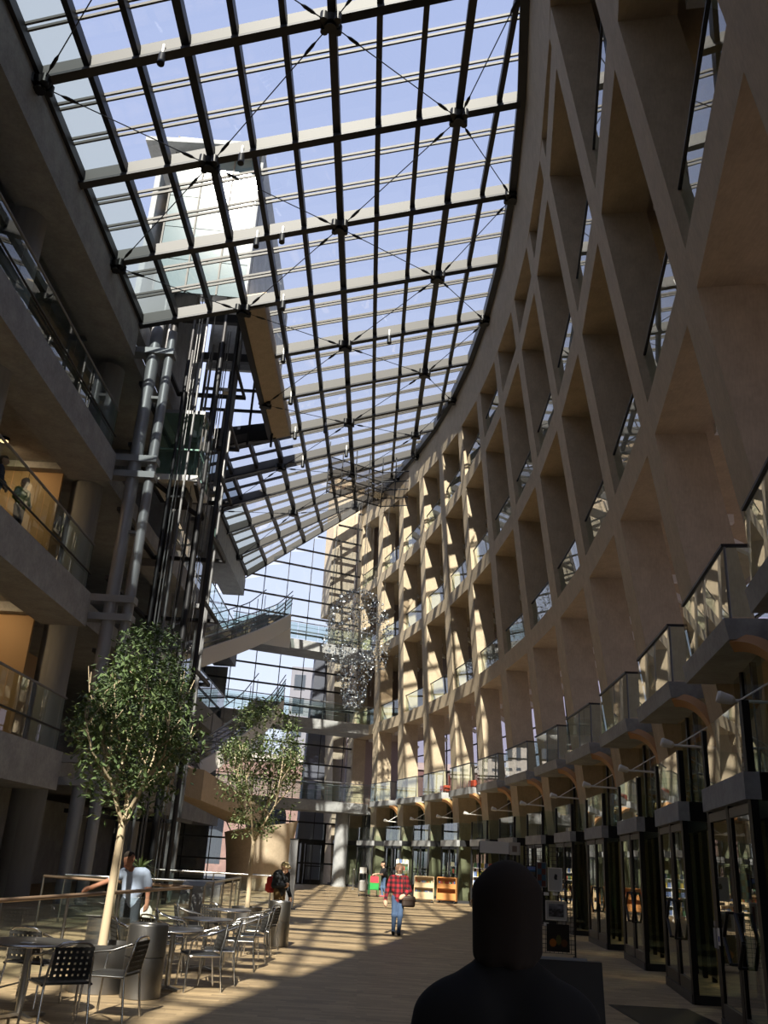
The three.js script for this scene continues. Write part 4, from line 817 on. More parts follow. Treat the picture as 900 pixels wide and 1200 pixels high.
{ // walking man in a red plaid shirt
  const t = thing('person', 'person in red plaid shirt and jeans walking with a dark shoulder bag', 'person', undefined, [0.86, 0, -23.05], 0.06), F = V(0, 0, 1), hc = V(0.0, 1.44, 0.03);
  const B = [[V(0, 0.82, 0), V(0, 1.0, 0), 0.125, 0.13, 1], [V(-0.07, 1.0, 0), V(-0.1, 1.2, 0), 0.11, 0.1, 1], [V(0.07, 1.0, 0), V(0.1, 1.2, 0), 0.11, 0.1, 1], [V(-0.15, 1.235, 0), V(0.15, 1.235, 0), 0.072, 0.072, 1], [V(0, 1.25, 0), V(0, 1.36, 0.01), 0.052, 0.048, 0],
    [V(-0.075, 0.8, 0), V(-0.085, 0.43, 0.04), 0.088, 0.06, 2], [V(-0.085, 0.43, 0.04), V(-0.08, 0.09, -0.06), 0.062, 0.043, 2], [V(0.075, 0.8, 0), V(0.05, 0.42, 0.1), 0.088, 0.06, 2], [V(0.05, 0.42, 0.1), V(0.03, 0.08, 0.14), 0.062, 0.043, 2],
    [V(-0.08, 0.04, -0.08), V(-0.09, 0.035, 0.09), 0.04, 0.032, 3], [V(0.03, 0.04, 0.1), V(0.03, 0.035, 0.27), 0.04, 0.032, 3],
    [V(-0.19, 1.22, 0), V(-0.27, 0.97, -0.02), 0.062, 0.05, 1], [V(-0.27, 0.97, -0.02), V(-0.31, 0.77, 0.08), 0.05, 0.04, 1], [V(0.19, 1.22, 0), V(0.27, 0.98, -0.03), 0.062, 0.05, 1], [V(0.27, 0.98, -0.03), V(0.14, 0.88, 0.15), 0.05, 0.04, 1],
    ...hand(V(-0.315, 0.76, 0.085), V(-0.1, -1, 0.25), V(0, 0, -1), V(1, 0, 0)), ...hand(V(0.14, 0.88, 0.16), V(-0.7, -0.4, 0.35), V(0, 1, 0), V(0, 0, -1)), ...head(hc, F)];
  const plaid = (p, c) => { if (c !== 1) return undefined; const a = ((p.x * 9) % 1 + 1) % 1, b = ((p.y * 9) % 1 + 1) % 1, d = (a < 0.45 ? 1 : 0) + (b < 0.45 ? 1 : 0); return d === 0 ? [0.33, 0.018, 0.025] : d === 1 ? [0.12, 0.01, 0.016] : [0.015, 0.008, 0.012]; };
  part(t, 'body', skin(B, [SK, [0.3, 0.02, 0.03], [0.05, 0.085, 0.16], [0.02, 0.018, 0.016], SK], 0.011, 0.014, plaid), skinMat);
  faceParts(t, hc, F);
  part(t, 'hair', skin([[hc.clone().add(V(0, 0.07, -0.045)), hc.clone().add(V(0, 0.095, 0.01)), 0.078, 0.05, 0], [hc.clone().add(V(-0.068, 0.03, -0.045)), hc.clone().add(V(0.068, 0.03, -0.045)), 0.036, 0.036, 0], [hc.clone().add(V(0, 0, -0.06)), hc.clone().add(V(0, -0.03, -0.05)), 0.06, 0.05, 0]], [[0.3, 0.17, 0.08]], 0.008, 0.01), skinMat);
  part(t, 'collar', new THREE.TorusGeometry(0.062, 0.016, 8, 20).rotateX(Math.PI / 2 - 0.3).translate(0, 1.3, 0.012), M.white);
  const bag = thing('shoulder_bag', 'dark brown shoulder bag at the hip of the plaid shirt', 'bag', undefined, [1.1, 0.74, -22.93], 0.2);
  part(bag, 'pouch', new RoundedBoxGeometry(0.32, 0.24, 0.14, 4, 0.055), std([0.045, 0.028, 0.02], 0.6)); part(bag, 'flap', new RoundedBoxGeometry(0.325, 0.13, 0.15, 3, 0.05).translate(0, 0.06, 0.004), std([0.06, 0.038, 0.028], 0.55));
  part(bag, 'strap', tube([V(-0.13, 0.1, 0), V(-0.16, 0.3, 0.08), V(-0.18, 0.5, 0.1), V(-0.16, 0.58, 0.0), V(-0.1, 0.4, -0.14), V(0.1, 0.12, -0.05)], 0.012, 24, 5), std([0.03, 0.02, 0.015], 0.6));
}
{ // man in cap with red bag
  const t = thing('person', 'person in dark jacket and tan cap looking down by the steel bin', 'person', undefined, [-2.06, 0, -24], 0.9), F = V(0, -0.35, 0.94).normalize(), hc = V(0, 1.31, 0.12);
  const B = [[V(0, 0.78, 0), V(0, 0.98, 0.02), 0.135, 0.145, 1], [V(-0.07, 0.98, 0.02), V(-0.1, 1.15, 0.03), 0.125, 0.11, 1], [V(0.07, 0.98, 0.02), V(0.1, 1.15, 0.03), 0.125, 0.11, 1], [V(-0.15, 1.17, 0.03), V(0.15, 1.17, 0.03), 0.085, 0.085, 1], [V(0, 1.17, 0.05), V(0, 1.25, 0.1), 0.055, 0.05, 0],
    [V(-0.075, 0.76, 0), V(-0.085, 0.4, 0.03), 0.095, 0.068, 2], [V(-0.085, 0.4, 0.03), V(-0.08, 0.08, -0.02), 0.068, 0.05, 2], [V(0.075, 0.76, 0), V(0.08, 0.4, 0.05), 0.095, 0.068, 2], [V(0.08, 0.4, 0.05), V(0.08, 0.08, 0.04), 0.068, 0.05, 2], [V(-0.08, 0.04, -0.04), V(-0.085, 0.035, 0.12), 0.042, 0.034, 3], [V(0.08, 0.04, 0), V(0.085, 0.035, 0.16), 0.042, 0.034, 3],
    [V(-0.2, 1.15, 0.03), V(-0.26, 0.9, 0.04), 0.075, 0.06, 1], [V(-0.26, 0.9, 0.04), V(-0.1, 0.92, 0.24), 0.058, 0.045, 1], [V(0.2, 1.15, 0.03), V(0.25, 0.88, 0.02), 0.075, 0.06, 1], [V(0.25, 0.88, 0.02), V(0.24, 0.68, 0.14), 0.058, 0.045, 1],
    ...hand(V(-0.1, 0.92, 0.24), V(1, 0.1, 0.2), V(0, 1, 0), V(0, 0, -1)), ...hand(V(0.24, 0.67, 0.145), V(0, -1, 0.3), V(0, 0, -1), V(-1, 0, 0)), ...head(hc, F)];
  part(t, 'body', skin(B, [SK, [0.018, 0.02, 0.024], [0.17, 0.11, 0.045], [0.04, 0.03, 0.02], SK], 0.011, 0.014), skinMat);
  faceParts(t, hc, F);
  const cap = part(t, 'cap', skin([[hc.clone().add(V(0, 0.065, -0.02)), hc.clone().add(V(0, 0.06, 0.03)), 0.09, 0.086, 0], [hc.clone().add(V(-0.03, 0.03, 0.1)), hc.clone().add(V(0.03, 0.03, 0.1)), 0.035, 0.035, 0], [hc.clone().add(V(-0.03, 0.012, 0.15)), hc.clone().add(V(0.03, 0.012, 0.15)), 0.024, 0.024, 0]], [[0.52, 0.40, 0.22]], 0.008, 0.01), skinMat);
  const bag = thing('backpack', 'red backpack hanging at the back of the capped person', 'bag', undefined, [-2.29, 0.72, -24.16], 0.9);
  part(bag, 'pack_body', new RoundedBoxGeometry(0.26, 0.38, 0.17, 4, 0.07).translate(0, 0.19, 0), std([0.5, 0.03, 0.025], 0.65)); part(bag, 'front_pocket', new RoundedBoxGeometry(0.2, 0.18, 0.06, 3, 0.028).translate(0, 0.12, -0.1), std([0.42, 0.025, 0.02], 0.65)); part(bag, 'grab_loop', new THREE.TorusGeometry(0.03, 0.008, 6, 14, Math.PI).translate(0, 0.375, 0), M.black);
}
{ // man in light blue shirt at the balustrade
  const t = thing('person', 'person in light blue shirt leaning over the balustrade behind the tree', 'person', undefined, [-4.05, 0, -17.1], 0.25), F = V(-0.5, -0.5, 0.7).normalize(), hc = V(-0.14, 1.38, 0.2);
  const B = [[V(0, 0.74, 0), V(0, 0.9, 0.04), 0.13, 0.135, 1], [V(-0.07, 0.9, 0.04), V(-0.11, 1.14, 0.1), 0.12, 0.105, 1], [V(0.07, 0.9, 0.04), V(0.07, 1.16, 0.1), 0.12, 0.105, 1], [V(-0.17, 1.18, 0.11), V(0.14, 1.2, 0.11), 0.08, 0.08, 1], [V(-0.06, 1.2, 0.13), V(-0.12, 1.3, 0.18), 0.055, 0.05, 0],
    [V(-0.08, 0.72, 0), V(-0.09, 0.38, 0.03), 0.1, 0.07, 2], [V(-0.09, 0.38, 0.03), V(-0.09, 0.08, -0.02), 0.07, 0.052, 2], [V(0.08, 0.72, 0), V(0.09, 0.38, 0.04), 0.1, 0.07, 2], [V(0.09, 0.38, 0.04), V(0.1, 0.08, 0.0), 0.07, 0.052, 2], [V(-0.09, 0.04, -0.04), V(-0.1, 0.035, 0.12), 0.042, 0.034, 3], [V(0.1, 0.04, -0.02), V(0.11, 0.035, 0.14), 0.042, 0.034, 3],
    [V(-0.21, 1.17, 0.11), V(-0.38, 1.06, 0.16), 0.075, 0.065, 1], [V(-0.38, 1.06, 0.16), V(-0.68, 0.93, 0.22), 0.045, 0.034, 0], [V(0.19, 1.17, 0.1), V(0.25, 1.02, 0.08), 0.078, 0.07, 1], [V(0.25, 1.02, 0.08), V(0.26, 0.95, 0.09), 0.05, 0.046, 0], [V(0.26, 0.95, 0.09), V(0.27, 0.74, 0.18), 0.046, 0.034, 0],
    ...hand(V(-0.69, 0.925, 0.222), V(-1, -0.3, 0.1), V(0, 0, 1), V(0, -1, 0)), ...hand(V(0.27, 0.73, 0.185), V(0, -1, 0.2), V(0, 0, -1), V(-1, 0, 0)), ...head(hc, F)];
  part(t, 'body', skin(B, [[0.32, 0.15, 0.09], [0.36, 0.43, 0.56], [0.03, 0.035, 0.045], [0.03, 0.025, 0.02], SK], 0.011, 0.014), skinMat);
  faceParts(t, hc, F);
  part(t, 'hair', skin([[hc.clone().add(V(0.02, 0.06, -0.04)), hc.clone().add(V(-0.02, 0.075, 0.0)), 0.088, 0.08, 0], [hc.clone().add(V(0.03, 0.0, -0.07)), hc.clone().add(V(0.03, -0.02, -0.06)), 0.06, 0.055, 0]], [[0.03, 0.022, 0.016]], 0.009, 0.01), skinMat);
  const c = thing('white_bag', 'small crumpled white bag held by the person in blue', 'bag', undefined, [-3.74, 0.44, -17.0], 0.3);
  const g = new THREE.IcosahedronGeometry(0.14, 3), p = g.attributes.position; for (let i = 0; i < p.count; i++) { const v = V(p.getX(i), p.getY(i), p.getZ(i)), k = 1 + 0.25 * (noise2(N1, 64, v.x * 30 + 9, v.y * 30 + v.z * 20 + 9) - 0.5); p.setXYZ(i, v.x * k * 0.75, v.y * k + 0.1, v.z * k * 0.45); } g.computeVertexNormals();
  part(c, 'sack', g, M.white); part(c, 'twisted_neck', rod(V(0, 0.2, 0), V(0, 0.29, 0), 0.035, 0.02, 8), M.white);
}
{ // person behind the book truck
  const t = thing('person', 'person in black top and jeans pushing the green and red cart', 'person', undefined, [0.98, 0, -45.9], -1.2), F = V(0, -0.1, 1).normalize(), hc = V(0, 1.44, 0.06);
  const B = [[V(0, 0.8, 0), V(0, 1.0, 0.01), 0.12, 0.125, 1], [V(-0.09, 1.0, 0.01), V(-0.1, 1.18, 0.02), 0.105, 0.1, 1], [V(0.09, 1.0, 0.01), V(0.1, 1.18, 0.02), 0.105, 0.1, 1], [V(-0.14, 1.22, 0.02), V(0.14, 1.22, 0.02), 0.07, 0.07, 1], [V(0, 1.24, 0.02), V(0, 1.36, 0.04), 0.05, 0.046, 0],
    [V(-0.075, 0.78, 0), V(-0.08, 0.42, 0.06), 0.088, 0.06, 2], [V(-0.08, 0.42, 0.06), V(-0.08, 0.09, 0.0), 0.06, 0.044, 2], [V(0.075, 0.78, 0), V(0.08, 0.42, 0.0), 0.088, 0.06, 2], [V(0.08, 0.42, 0.0), V(0.08, 0.09, -0.12), 0.06, 0.044, 2], [V(-0.08, 0.04, -0.03), V(-0.08, 0.035, 0.14), 0.04, 0.032, 3], [V(0.08, 0.04, -0.14), V(0.08, 0.035, 0.03), 0.04, 0.032, 3],
    [V(-0.18, 1.2, 0.02), V(-0.23, 1.0, 0.12), 0.06, 0.05, 1], [V(-0.23, 1.0, 0.12), V(-0.18, 0.98, 0.38), 0.042, 0.034, 0], [V(0.18, 1.2, 0.02), V(0.23, 1.0, 0.12), 0.06, 0.05, 1], [V(0.23, 1.0, 0.12), V(0.18, 0.98, 0.38), 0.042, 0.034, 0],
    ...hand(V(-0.18, 0.98, 0.38), V(0, -0.2, 1), V(1, 0, 0), V(0, -1, 0)), ...hand(V(0.18, 0.98, 0.38), V(0, -0.2, 1), V(-1, 0, 0), V(0, -1, 0)), ...head(hc, F)];
  part(t, 'body', skin(B, [SK, [0.015, 0.014, 0.016], [0.09, 0.15, 0.26], [0.45, 0.1, 0.12], SK], 0.013, 0.014), skinMat);
  faceParts(t, hc, F);
  part(t, 'hair', skin([[hc.clone().add(V(0, 0.06, -0.04)), hc.clone().add(V(0, 0.075, 0.01)), 0.09, 0.082, 0], [hc.clone().add(V(0, 0, -0.07)), hc.clone().add(V(0, -0.1, -0.06)), 0.07, 0.06, 0]], [[0.02, 0.014, 0.01]], 0.01, 0.01), skinMat);
}
{ // people behind the third level railing
  const stand = (label, x, y, z, turn, top, trous, hair, hoodie) => {
    const t = thing('person', label, 'person', undefined, [x, y, z], turn), F = V(0, 0, 1), hc = V(0, 1.46, 0.04);
    const B = [[V(0, 0.82, 0), V(0, 1.0, 0), 0.13, 0.13, 1], [V(-0.08, 1.0, 0), V(-0.1, 1.2, 0), 0.115, 0.105, 1], [V(0.08, 1.0, 0), V(0.1, 1.2, 0), 0.115, 0.105, 1], [V(-0.15, 1.24, 0), V(0.15, 1.24, 0), 0.075, 0.075, 1], [V(0, 1.26, 0), V(0, 1.38, 0.02), 0.052, 0.048, 0],
      [V(-0.08, 0.8, 0), V(-0.085, 0.43, 0.02), 0.092, 0.064, 2], [V(-0.085, 0.43, 0.02), V(-0.085, 0.09, 0), 0.064, 0.046, 2], [V(0.08, 0.8, 0), V(0.085, 0.43, 0.02), 0.092, 0.064, 2], [V(0.085, 0.43, 0.02), V(0.085, 0.09, 0), 0.064, 0.046, 2], [V(-0.085, 0.04, -0.02), V(-0.09, 0.035, 0.15), 0.04, 0.032, 3], [V(0.085, 0.04, -0.02), V(0.09, 0.035, 0.15), 0.04, 0.032, 3],
      [V(-0.2, 1.22, 0), V(-0.26, 0.98, 0.02), 0.066, 0.054, 1], [V(-0.26, 0.98, 0.02), V(-0.2, 0.84, 0.16), 0.052, 0.042, 1], [V(0.2, 1.22, 0), V(0.26, 0.98, 0.02), 0.066, 0.054, 1], [V(0.26, 0.98, 0.02), V(0.2, 0.84, 0.16), 0.052, 0.042, 1],
      ...hand(V(-0.2, 0.84, 0.16), V(0.4, -0.6, 0.5), V(0, 1, 0), V(0, 0, -1)), ...hand(V(0.2, 0.84, 0.16), V(-0.4, -0.6, 0.5), V(0, -1, 0), V(0, 0, -1)), ...head(hc, F)];
    part(t, 'body', skin(B, [SK, top, trous, [0.02, 0.02, 0.02], SK], 0.013, 0.014), skinMat); faceParts(t, hc, F);
    part(t, 'hair', skin([[hc.clone().add(V(0, 0.06, -0.04)), hc.clone().add(V(0, 0.075, 0.01)), 0.09, 0.082, 0], [hc.clone().add(V(0, 0, -0.07)), hc.clone().add(V(0, -0.06, -0.06)), 0.07, 0.06, 0]], [hair], 0.01, 0.01), skinMat);
  };
  stand('person in green top with fair hair behind the upper railing', -9.5, 8.9, -21.7, 1.2, [0.16, 0.24, 0.05], [0.04, 0.05, 0.08], [0.5, 0.4, 0.25]);
  stand('person in navy jacket behind the upper railing', -9.55, 8.9, -20.3, 1.9, [0.02, 0.03, 0.07], [0.03, 0.03, 0.04], [0.02, 0.016, 0.012]);
}
{ // the dark silhouette close to the camera
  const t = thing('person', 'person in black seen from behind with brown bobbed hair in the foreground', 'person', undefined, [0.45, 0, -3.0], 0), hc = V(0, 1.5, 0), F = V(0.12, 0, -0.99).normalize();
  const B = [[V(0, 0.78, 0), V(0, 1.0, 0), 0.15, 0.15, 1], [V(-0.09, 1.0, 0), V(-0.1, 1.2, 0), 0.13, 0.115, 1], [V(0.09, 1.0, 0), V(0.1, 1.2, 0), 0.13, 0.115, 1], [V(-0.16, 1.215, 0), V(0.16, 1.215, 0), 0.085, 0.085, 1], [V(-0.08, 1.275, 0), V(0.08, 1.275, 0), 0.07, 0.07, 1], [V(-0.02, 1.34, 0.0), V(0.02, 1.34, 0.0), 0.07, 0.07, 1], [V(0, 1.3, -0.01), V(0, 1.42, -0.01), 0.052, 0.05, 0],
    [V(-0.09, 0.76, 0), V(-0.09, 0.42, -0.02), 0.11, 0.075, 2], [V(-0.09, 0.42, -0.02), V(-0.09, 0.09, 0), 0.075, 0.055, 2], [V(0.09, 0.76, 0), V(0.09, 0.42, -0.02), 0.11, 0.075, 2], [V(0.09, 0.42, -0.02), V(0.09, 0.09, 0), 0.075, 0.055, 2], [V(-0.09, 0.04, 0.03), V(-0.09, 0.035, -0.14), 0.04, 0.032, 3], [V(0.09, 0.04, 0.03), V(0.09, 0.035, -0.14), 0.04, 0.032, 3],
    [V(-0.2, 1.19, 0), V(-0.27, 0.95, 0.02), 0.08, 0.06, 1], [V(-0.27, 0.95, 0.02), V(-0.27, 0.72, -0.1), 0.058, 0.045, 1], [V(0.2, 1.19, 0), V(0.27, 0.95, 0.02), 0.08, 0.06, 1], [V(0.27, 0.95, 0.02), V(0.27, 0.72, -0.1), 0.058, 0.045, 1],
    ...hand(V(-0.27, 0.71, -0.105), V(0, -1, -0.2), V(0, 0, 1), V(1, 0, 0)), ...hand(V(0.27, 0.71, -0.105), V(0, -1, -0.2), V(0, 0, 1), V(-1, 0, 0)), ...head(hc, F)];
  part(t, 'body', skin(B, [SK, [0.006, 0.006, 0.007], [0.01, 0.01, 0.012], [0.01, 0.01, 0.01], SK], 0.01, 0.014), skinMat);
  faceParts(t, hc, F);
  const H = [[hc.clone().add(V(0, 0.045, 0.02)), hc.clone().add(V(0, 0.04, -0.03)), 0.096, 0.088, 0]];
  for (let i = 0; i < 26; i++) { const a = -0.35 + (Math.PI + 0.7) * i / 25, x = Math.cos(a), z = Math.sin(a); H.push([hc.clone().add(V(x * 0.072 + rr(-0.005, 0.005), 0.04 + rr(-0.02, 0.02), z * 0.07)), hc.clone().add(V(x * 0.082 + rr(-0.004, 0.004), -0.112 + rr(-0.03, 0.012), z * 0.078)), 0.026, 0.013 + rr(0, 0.008), 0]); }
  part(t, 'hair', skin(H, [[0.014, 0.008, 0.005]], 0.006, 0.008), skinMat);
}

// ---------------------------------------------------------------- book carts, display racks, signs
{
  const c = thing('book_cart', 'pale wooden two-shelf book cart outside the bookshop', 'cart', undefined, [2.7, 0, -42.4], -0.1), pale = std([0.62, 0.46, 0.27], 0.6), or = std([0.55, 0.24, 0.07], 0.55), books = [[0.5, 0.1, 0.06], [0.1, 0.15, 0.3], [0.6, 0.55, 0.4], [0.08, 0.2, 0.1], [0.4, 0.3, 0.05]].map((q) => std(q, 0.7));
  const cart = (g, m) => { for (const x of [-0.42, 0.42]) part(g, 'side_panel', box(x - 0.015, x + 0.015, 0.1, 1.05, -0.22, 0.22), m); for (const [y, tilt] of [[0.22, 0.1], [0.62, 0.1]]) part(g, 'shelf', hexa([V(-0.4, y + tilt, -0.2), V(0.4, y + tilt, -0.2), V(0.4, y, 0.22), V(-0.4, y, 0.22), V(-0.4, y + tilt + 0.02, -0.2), V(0.4, y + tilt + 0.02, -0.2), V(0.4, y + 0.02, 0.22), V(-0.4, y + 0.02, 0.22)]), m); part(g, 'back_panel', box(-0.4, 0.4, 0.1, 1.05, -0.02, 0.0), m); part(g, 'top_rail', box(-0.42, 0.42, 1.03, 1.07, -0.22, 0.22), m); part(g, 'front_board', box(-0.405, 0.405, 0.14, 0.42, 0.2, 0.225), m); part(g, 'front_board', box(-0.405, 0.405, 0.6, 0.8, 0.2, 0.225), m); for (const x of [-0.36, 0.36]) for (const z of [-0.18, 0.18]) part(g, 'caster', rod(V(x - 0.02, 0.05, z), V(x + 0.02, 0.05, z), 0.05, 0.05, 10), M.black); };
  cart(c, pale);
  const c2 = thing('book_cart', 'orange-brown wooden book cart beside the pale cart', 'cart', undefined, [3.75, 0, -42.75], -0.25); cart(c2, or);
  const row = (cx, cz, turn, y, n, words, grp) => { for (let i = 0; i < n; i++) { const h = rr(0.16, 0.23), b = solo('book', box(-0.02, 0.02, 0, h, -0.07, 0.07), books[Math.floor(rnd() * 5)], words, 'book', grp); const o = V(-0.34 + i * 0.68 / (n - 1), y, 0.1).applyAxisAngle(UP, turn); b.position.set(cx + o.x, o.y, cz + o.z); b.rotation.y = turn; } };
  row(2.7, -42.4, -0.1, 0.69, 11, 'book standing on the upper shelf of the pale cart', 'books on the pale cart');
  row(2.7, -42.4, -0.1, 0.29, 11, 'book standing on the lower shelf of the pale cart', 'books low on the pale cart');
  row(3.75, -42.75, -0.25, 0.69, 11, 'book standing on the upper shelf of the orange-brown cart', 'books on the orange-brown cart');
  const bc = thing('book_truck', 'metal truck with red and green side panels', 'cart', undefined, [0.5, 0, -45.5], 0.1);
  for (const x of [-0.2, 0.2]) for (const z of [-0.3, 0.3]) { part(bc, 'upright', rod(V(x, 0.08, z), V(x, 0.95, z), 0.02, 0.02, 8), std([0.03, 0.28, 0.08], 0.5)); part(bc, 'caster', rod(V(x - 0.02, 0.05, z), V(x + 0.02, 0.05, z), 0.05, 0.05, 10), M.black); }
  part(bc, 'red_panel', box(-0.2, 0.2, 0.62, 0.9, 0.29, 0.32), std([0.6, 0.04, 0.06], 0.5)); part(bc, 'green_panel', box(-0.2, 0.2, 0.32, 0.61, 0.29, 0.32), std([0.02, 0.3, 0.06], 0.5)); part(bc, 'shelf', box(-0.2, 0.2, 0.3, 0.33, -0.3, 0.29), M.steel); part(bc, 'shelf', box(-0.2, 0.2, 0.6, 0.62, -0.3, 0.29), M.steel);
  const g2 = thing('supply_trolley', 'grey supply trolley beside the red and green truck', 'cart', undefined, [0.0, 0, -45.3], 0.1);
  part(g2, 'frame', [rod(V(-0.18, 0.1, -0.2), V(-0.18, 1.0, -0.2), 0.018, 0.018, 8), rod(V(0.18, 0.1, -0.2), V(0.18, 1.0, -0.2), 0.018, 0.018, 8), rod(V(-0.18, 1.0, -0.2), V(0.18, 1.0, -0.2), 0.018, 0.018, 8), rod(V(-0.18, 0.1, -0.2), V(-0.18, 0.1, 0.2), 0.018, 0.018, 8), rod(V(0.18, 0.1, -0.2), V(0.18, 0.1, 0.2), 0.018, 0.018, 8), rod(V(-0.18, 0.1, -0.2), V(0.18, 0.1, -0.2), 0.018, 0.018, 8)], M.stainless);
  part(g2, 'bag', new RoundedBoxGeometry(0.34, 0.5, 0.34, 3, 0.08).translate(0, 0.45, 0), std([0.3, 0.29, 0.27], 0.8)); part(g2, 'sign_card', box(-0.16, 0.16, 1.02, 1.26, -0.21, -0.19), M.white);
  for (const x of [-0.18, 0.18]) part(g2, 'wheel', rod(V(x - 0.02, 0.06, 0.15), V(x + 0.02, 0.06, 0.15), 0.06, 0.06, 12), M.black);
  // wire book racks inside the sunlit shop windows
  [[4.75, -38.8, 'white wire book rack in the shop window beside the orange-brown cart'], [5.15, -37.2, 'second white wire book rack in the bookshop window'], [1.9, -47.4, 'white wire book rack behind the walking person']].forEach(([x, z, words]) => {
    const r = thing('book_rack', words, 'book rack', 'wire book racks', [x, 0, z], -0.2);
    for (const a of [-0.3, 0.3]) part(r, 'upright', rod(V(a, 0, 0), V(a, 1.7, 0), 0.018, 0.018, 6), M.white);
    for (let q = 0; q < 5; q++) { part(r, 'tray', box(-0.3, 0.3, 0.2 + q * 0.33, 0.22 + q * 0.33, -0.02, 0.14), M.white); for (let i = 0; i < 4; i++) part(r, 'face_out_book', box(-0.28 + i * 0.145, -0.16 + i * 0.145, 0.22 + q * 0.33, 0.4 + q * 0.33, 0.03, 0.05), books[Math.floor(rnd() * 5)]); }
  });
}
{ // wire grid stand with framed pictures
  const r = thing('display_grid', 'black wire grid stand hung with framed pictures', 'display stand', undefined, [3.8, 0, -19.6], -0.12);
  for (const x of [-0.5, 0.5]) part(r, 'upright', rod(V(x, 0, 0), V(x, 2.05, 0), 0.018, 0.018, 8), M.black);
  for (const x of [-0.5, 0.5]) part(r, 'foot', box(x - 0.02, x + 0.02, 0, 0.03, -0.3, 0.3), M.black);
  const wires = []; for (let i = 0; i <= 12; i++) wires.push(rod(V(-0.5 + i / 12, 0.08, 0), V(-0.5 + i / 12, 2.05, 0), 0.005, 0.005, 4)); for (let i = 0; i <= 24; i++) wires.push(rod(V(-0.5, 0.08 + i * 0.082, 0), V(0.5, 0.08 + i * 0.082, 0), 0.005, 0.005, 4));
  part(r, 'wire_mesh', wires, M.black).userData.kind = 'stuff';
  const art = (w, h, f) => { const n = 64, d = new Uint8Array(n * n * 4); for (let y = 0; y < n; y++) for (let x = 0; x < n; x++) { const c = f(x / n, y / n); d.set([c[0] * 255, c[1] * 255, c[2] * 255, 255], (y * n + x) * 4); } const t = new THREE.DataTexture(d, n, n); t.magFilter = THREE.LinearFilter; t.colorSpace = THREE.SRGBColorSpace; t.needsUpdate = true; return new THREE.MeshStandardMaterial({ map: t, roughness: 0.3 }); };
  const nz = (u, v, s) => noise2(N1, 64, u * s, v * s);
  const pics = [
    [-0.36, 1.58, 0.2, 0.2, 'black', 'small framed seascape in blues on the wire grid', (u, v) => v < 0.4 ? [0.35, 0.32, 0.25] : v < 0.55 ? [0.15, 0.3, 0.42] : [0.25 + 0.3 * nz(u, v, 9), 0.5, 0.75]],
    [-0.15, 1.52, 0.2, 0.48, 'steel', 'tall framed panel with coloured squares on the wire grid', (u, v) => (((u * 2) | 0) + ((v * 4) | 0)) % 2 ? [0.35, 0.18, 0.14] : [0.2, 0.34, 0.42]],
    [0.12, 1.44, 0.29, 0.45, 'white', 'white framed ink drawing with a dark central figure', (u, v) => Math.hypot((u - 0.55) * 1.6, (v - 0.6) * 1.2) < 0.16 + 0.12 * (nz(u, v, 14) - 0.5) ? [0.12, 0.12, 0.12] : [0.72, 0.72, 0.7]],
    [-0.26, 0.99, 0.15, 0.48, 'white', 'narrow pale framed picture low on the wire grid', (u, v) => u > 0.3 && u < 0.7 && v > 0.15 && v < 0.85 ? [0.3 + 0.2 * nz(u, v, 9), 0.25, 0.2] : [0.66, 0.64, 0.58]],
    [0.13, 0.86, 0.42, 0.36, 'white', 'white matted monochrome landscape photograph on the wire grid', (u, v) => { if (u < 0.12 || u > 0.88 || v < 0.14 || v > 0.86) return [0.72, 0.72, 0.7]; const q = v > 0.6 ? 0.35 + 0.2 * nz(u, v, 6) : 0.12 + 0.3 * nz(u, v, 12); return [q, q, q * 1.05]; }],
    [0.16, 0.36, 0.45, 0.5, 'black', 'dark still life painting with fruit at the foot of the grid', (u, v) => Math.hypot(u - 0.25, v - 0.3) < 0.16 ? [0.62, 0.36, 0.1] : Math.hypot((u - 0.52) * 1.6, v - 0.42) < 0.2 ? [0.32, 0.32, 0.14] : Math.hypot(u - 0.78, v - 0.3) < 0.15 ? [0.36, 0.2, 0.08] : [0.1, 0.07, 0.05]],
  ];
  for (const [x, y, w, h, fr, words, f] of pics) {
    const o = V(x, y, 0.03).applyAxisAngle(UP, -0.12), p = thing('framed_picture', words, 'picture', 'pictures on the wire grid', [3.8 + o.x, y, -19.6 + o.z], -0.12), m = fr === 'black' ? M.black : fr === 'white' ? M.white : M.steel;
    for (const [a, b, c, d] of [[-w / 2, w / 2, h / 2 - 0.018, h / 2], [-w / 2, w / 2, -h / 2, -h / 2 + 0.018], [-w / 2, -w / 2 + 0.018, -h / 2, h / 2], [w / 2 - 0.018, w / 2, -h / 2, h / 2]]) part(p, 'frame_side', box(a, b, c, d, -0.012, 0.014), m);
    part(p, 'print', new THREE.PlaneGeometry(w - 0.03, h - 0.03).translate(0, 0, 0.004), art(w, h, f));
    part(p, 'backing', box(-w / 2 + 0.005, w / 2 - 0.005, -h / 2 + 0.005, h / 2 - 0.005, -0.012, 0), M.slab);
  }
  for (const [x, y, k] of [[-0.06, 1.16, 'upper'], [0.12, 1.17, 'middle'], [-0.07, 0.6, 'lower']]) { const o = V(x, y, 0.02).applyAxisAngle(UP, -0.12); const c = solo('price_card', box(-0.05, 0.05, -0.03, 0.03, -0.002, 0.002), M.white, 'small white card pinned at the ' + k + ' part of the wire grid', 'card', 'cards on the wire grid'); c.position.set(3.8 + o.x, y, -19.6 + o.z); c.rotation.y = -0.12; }
}
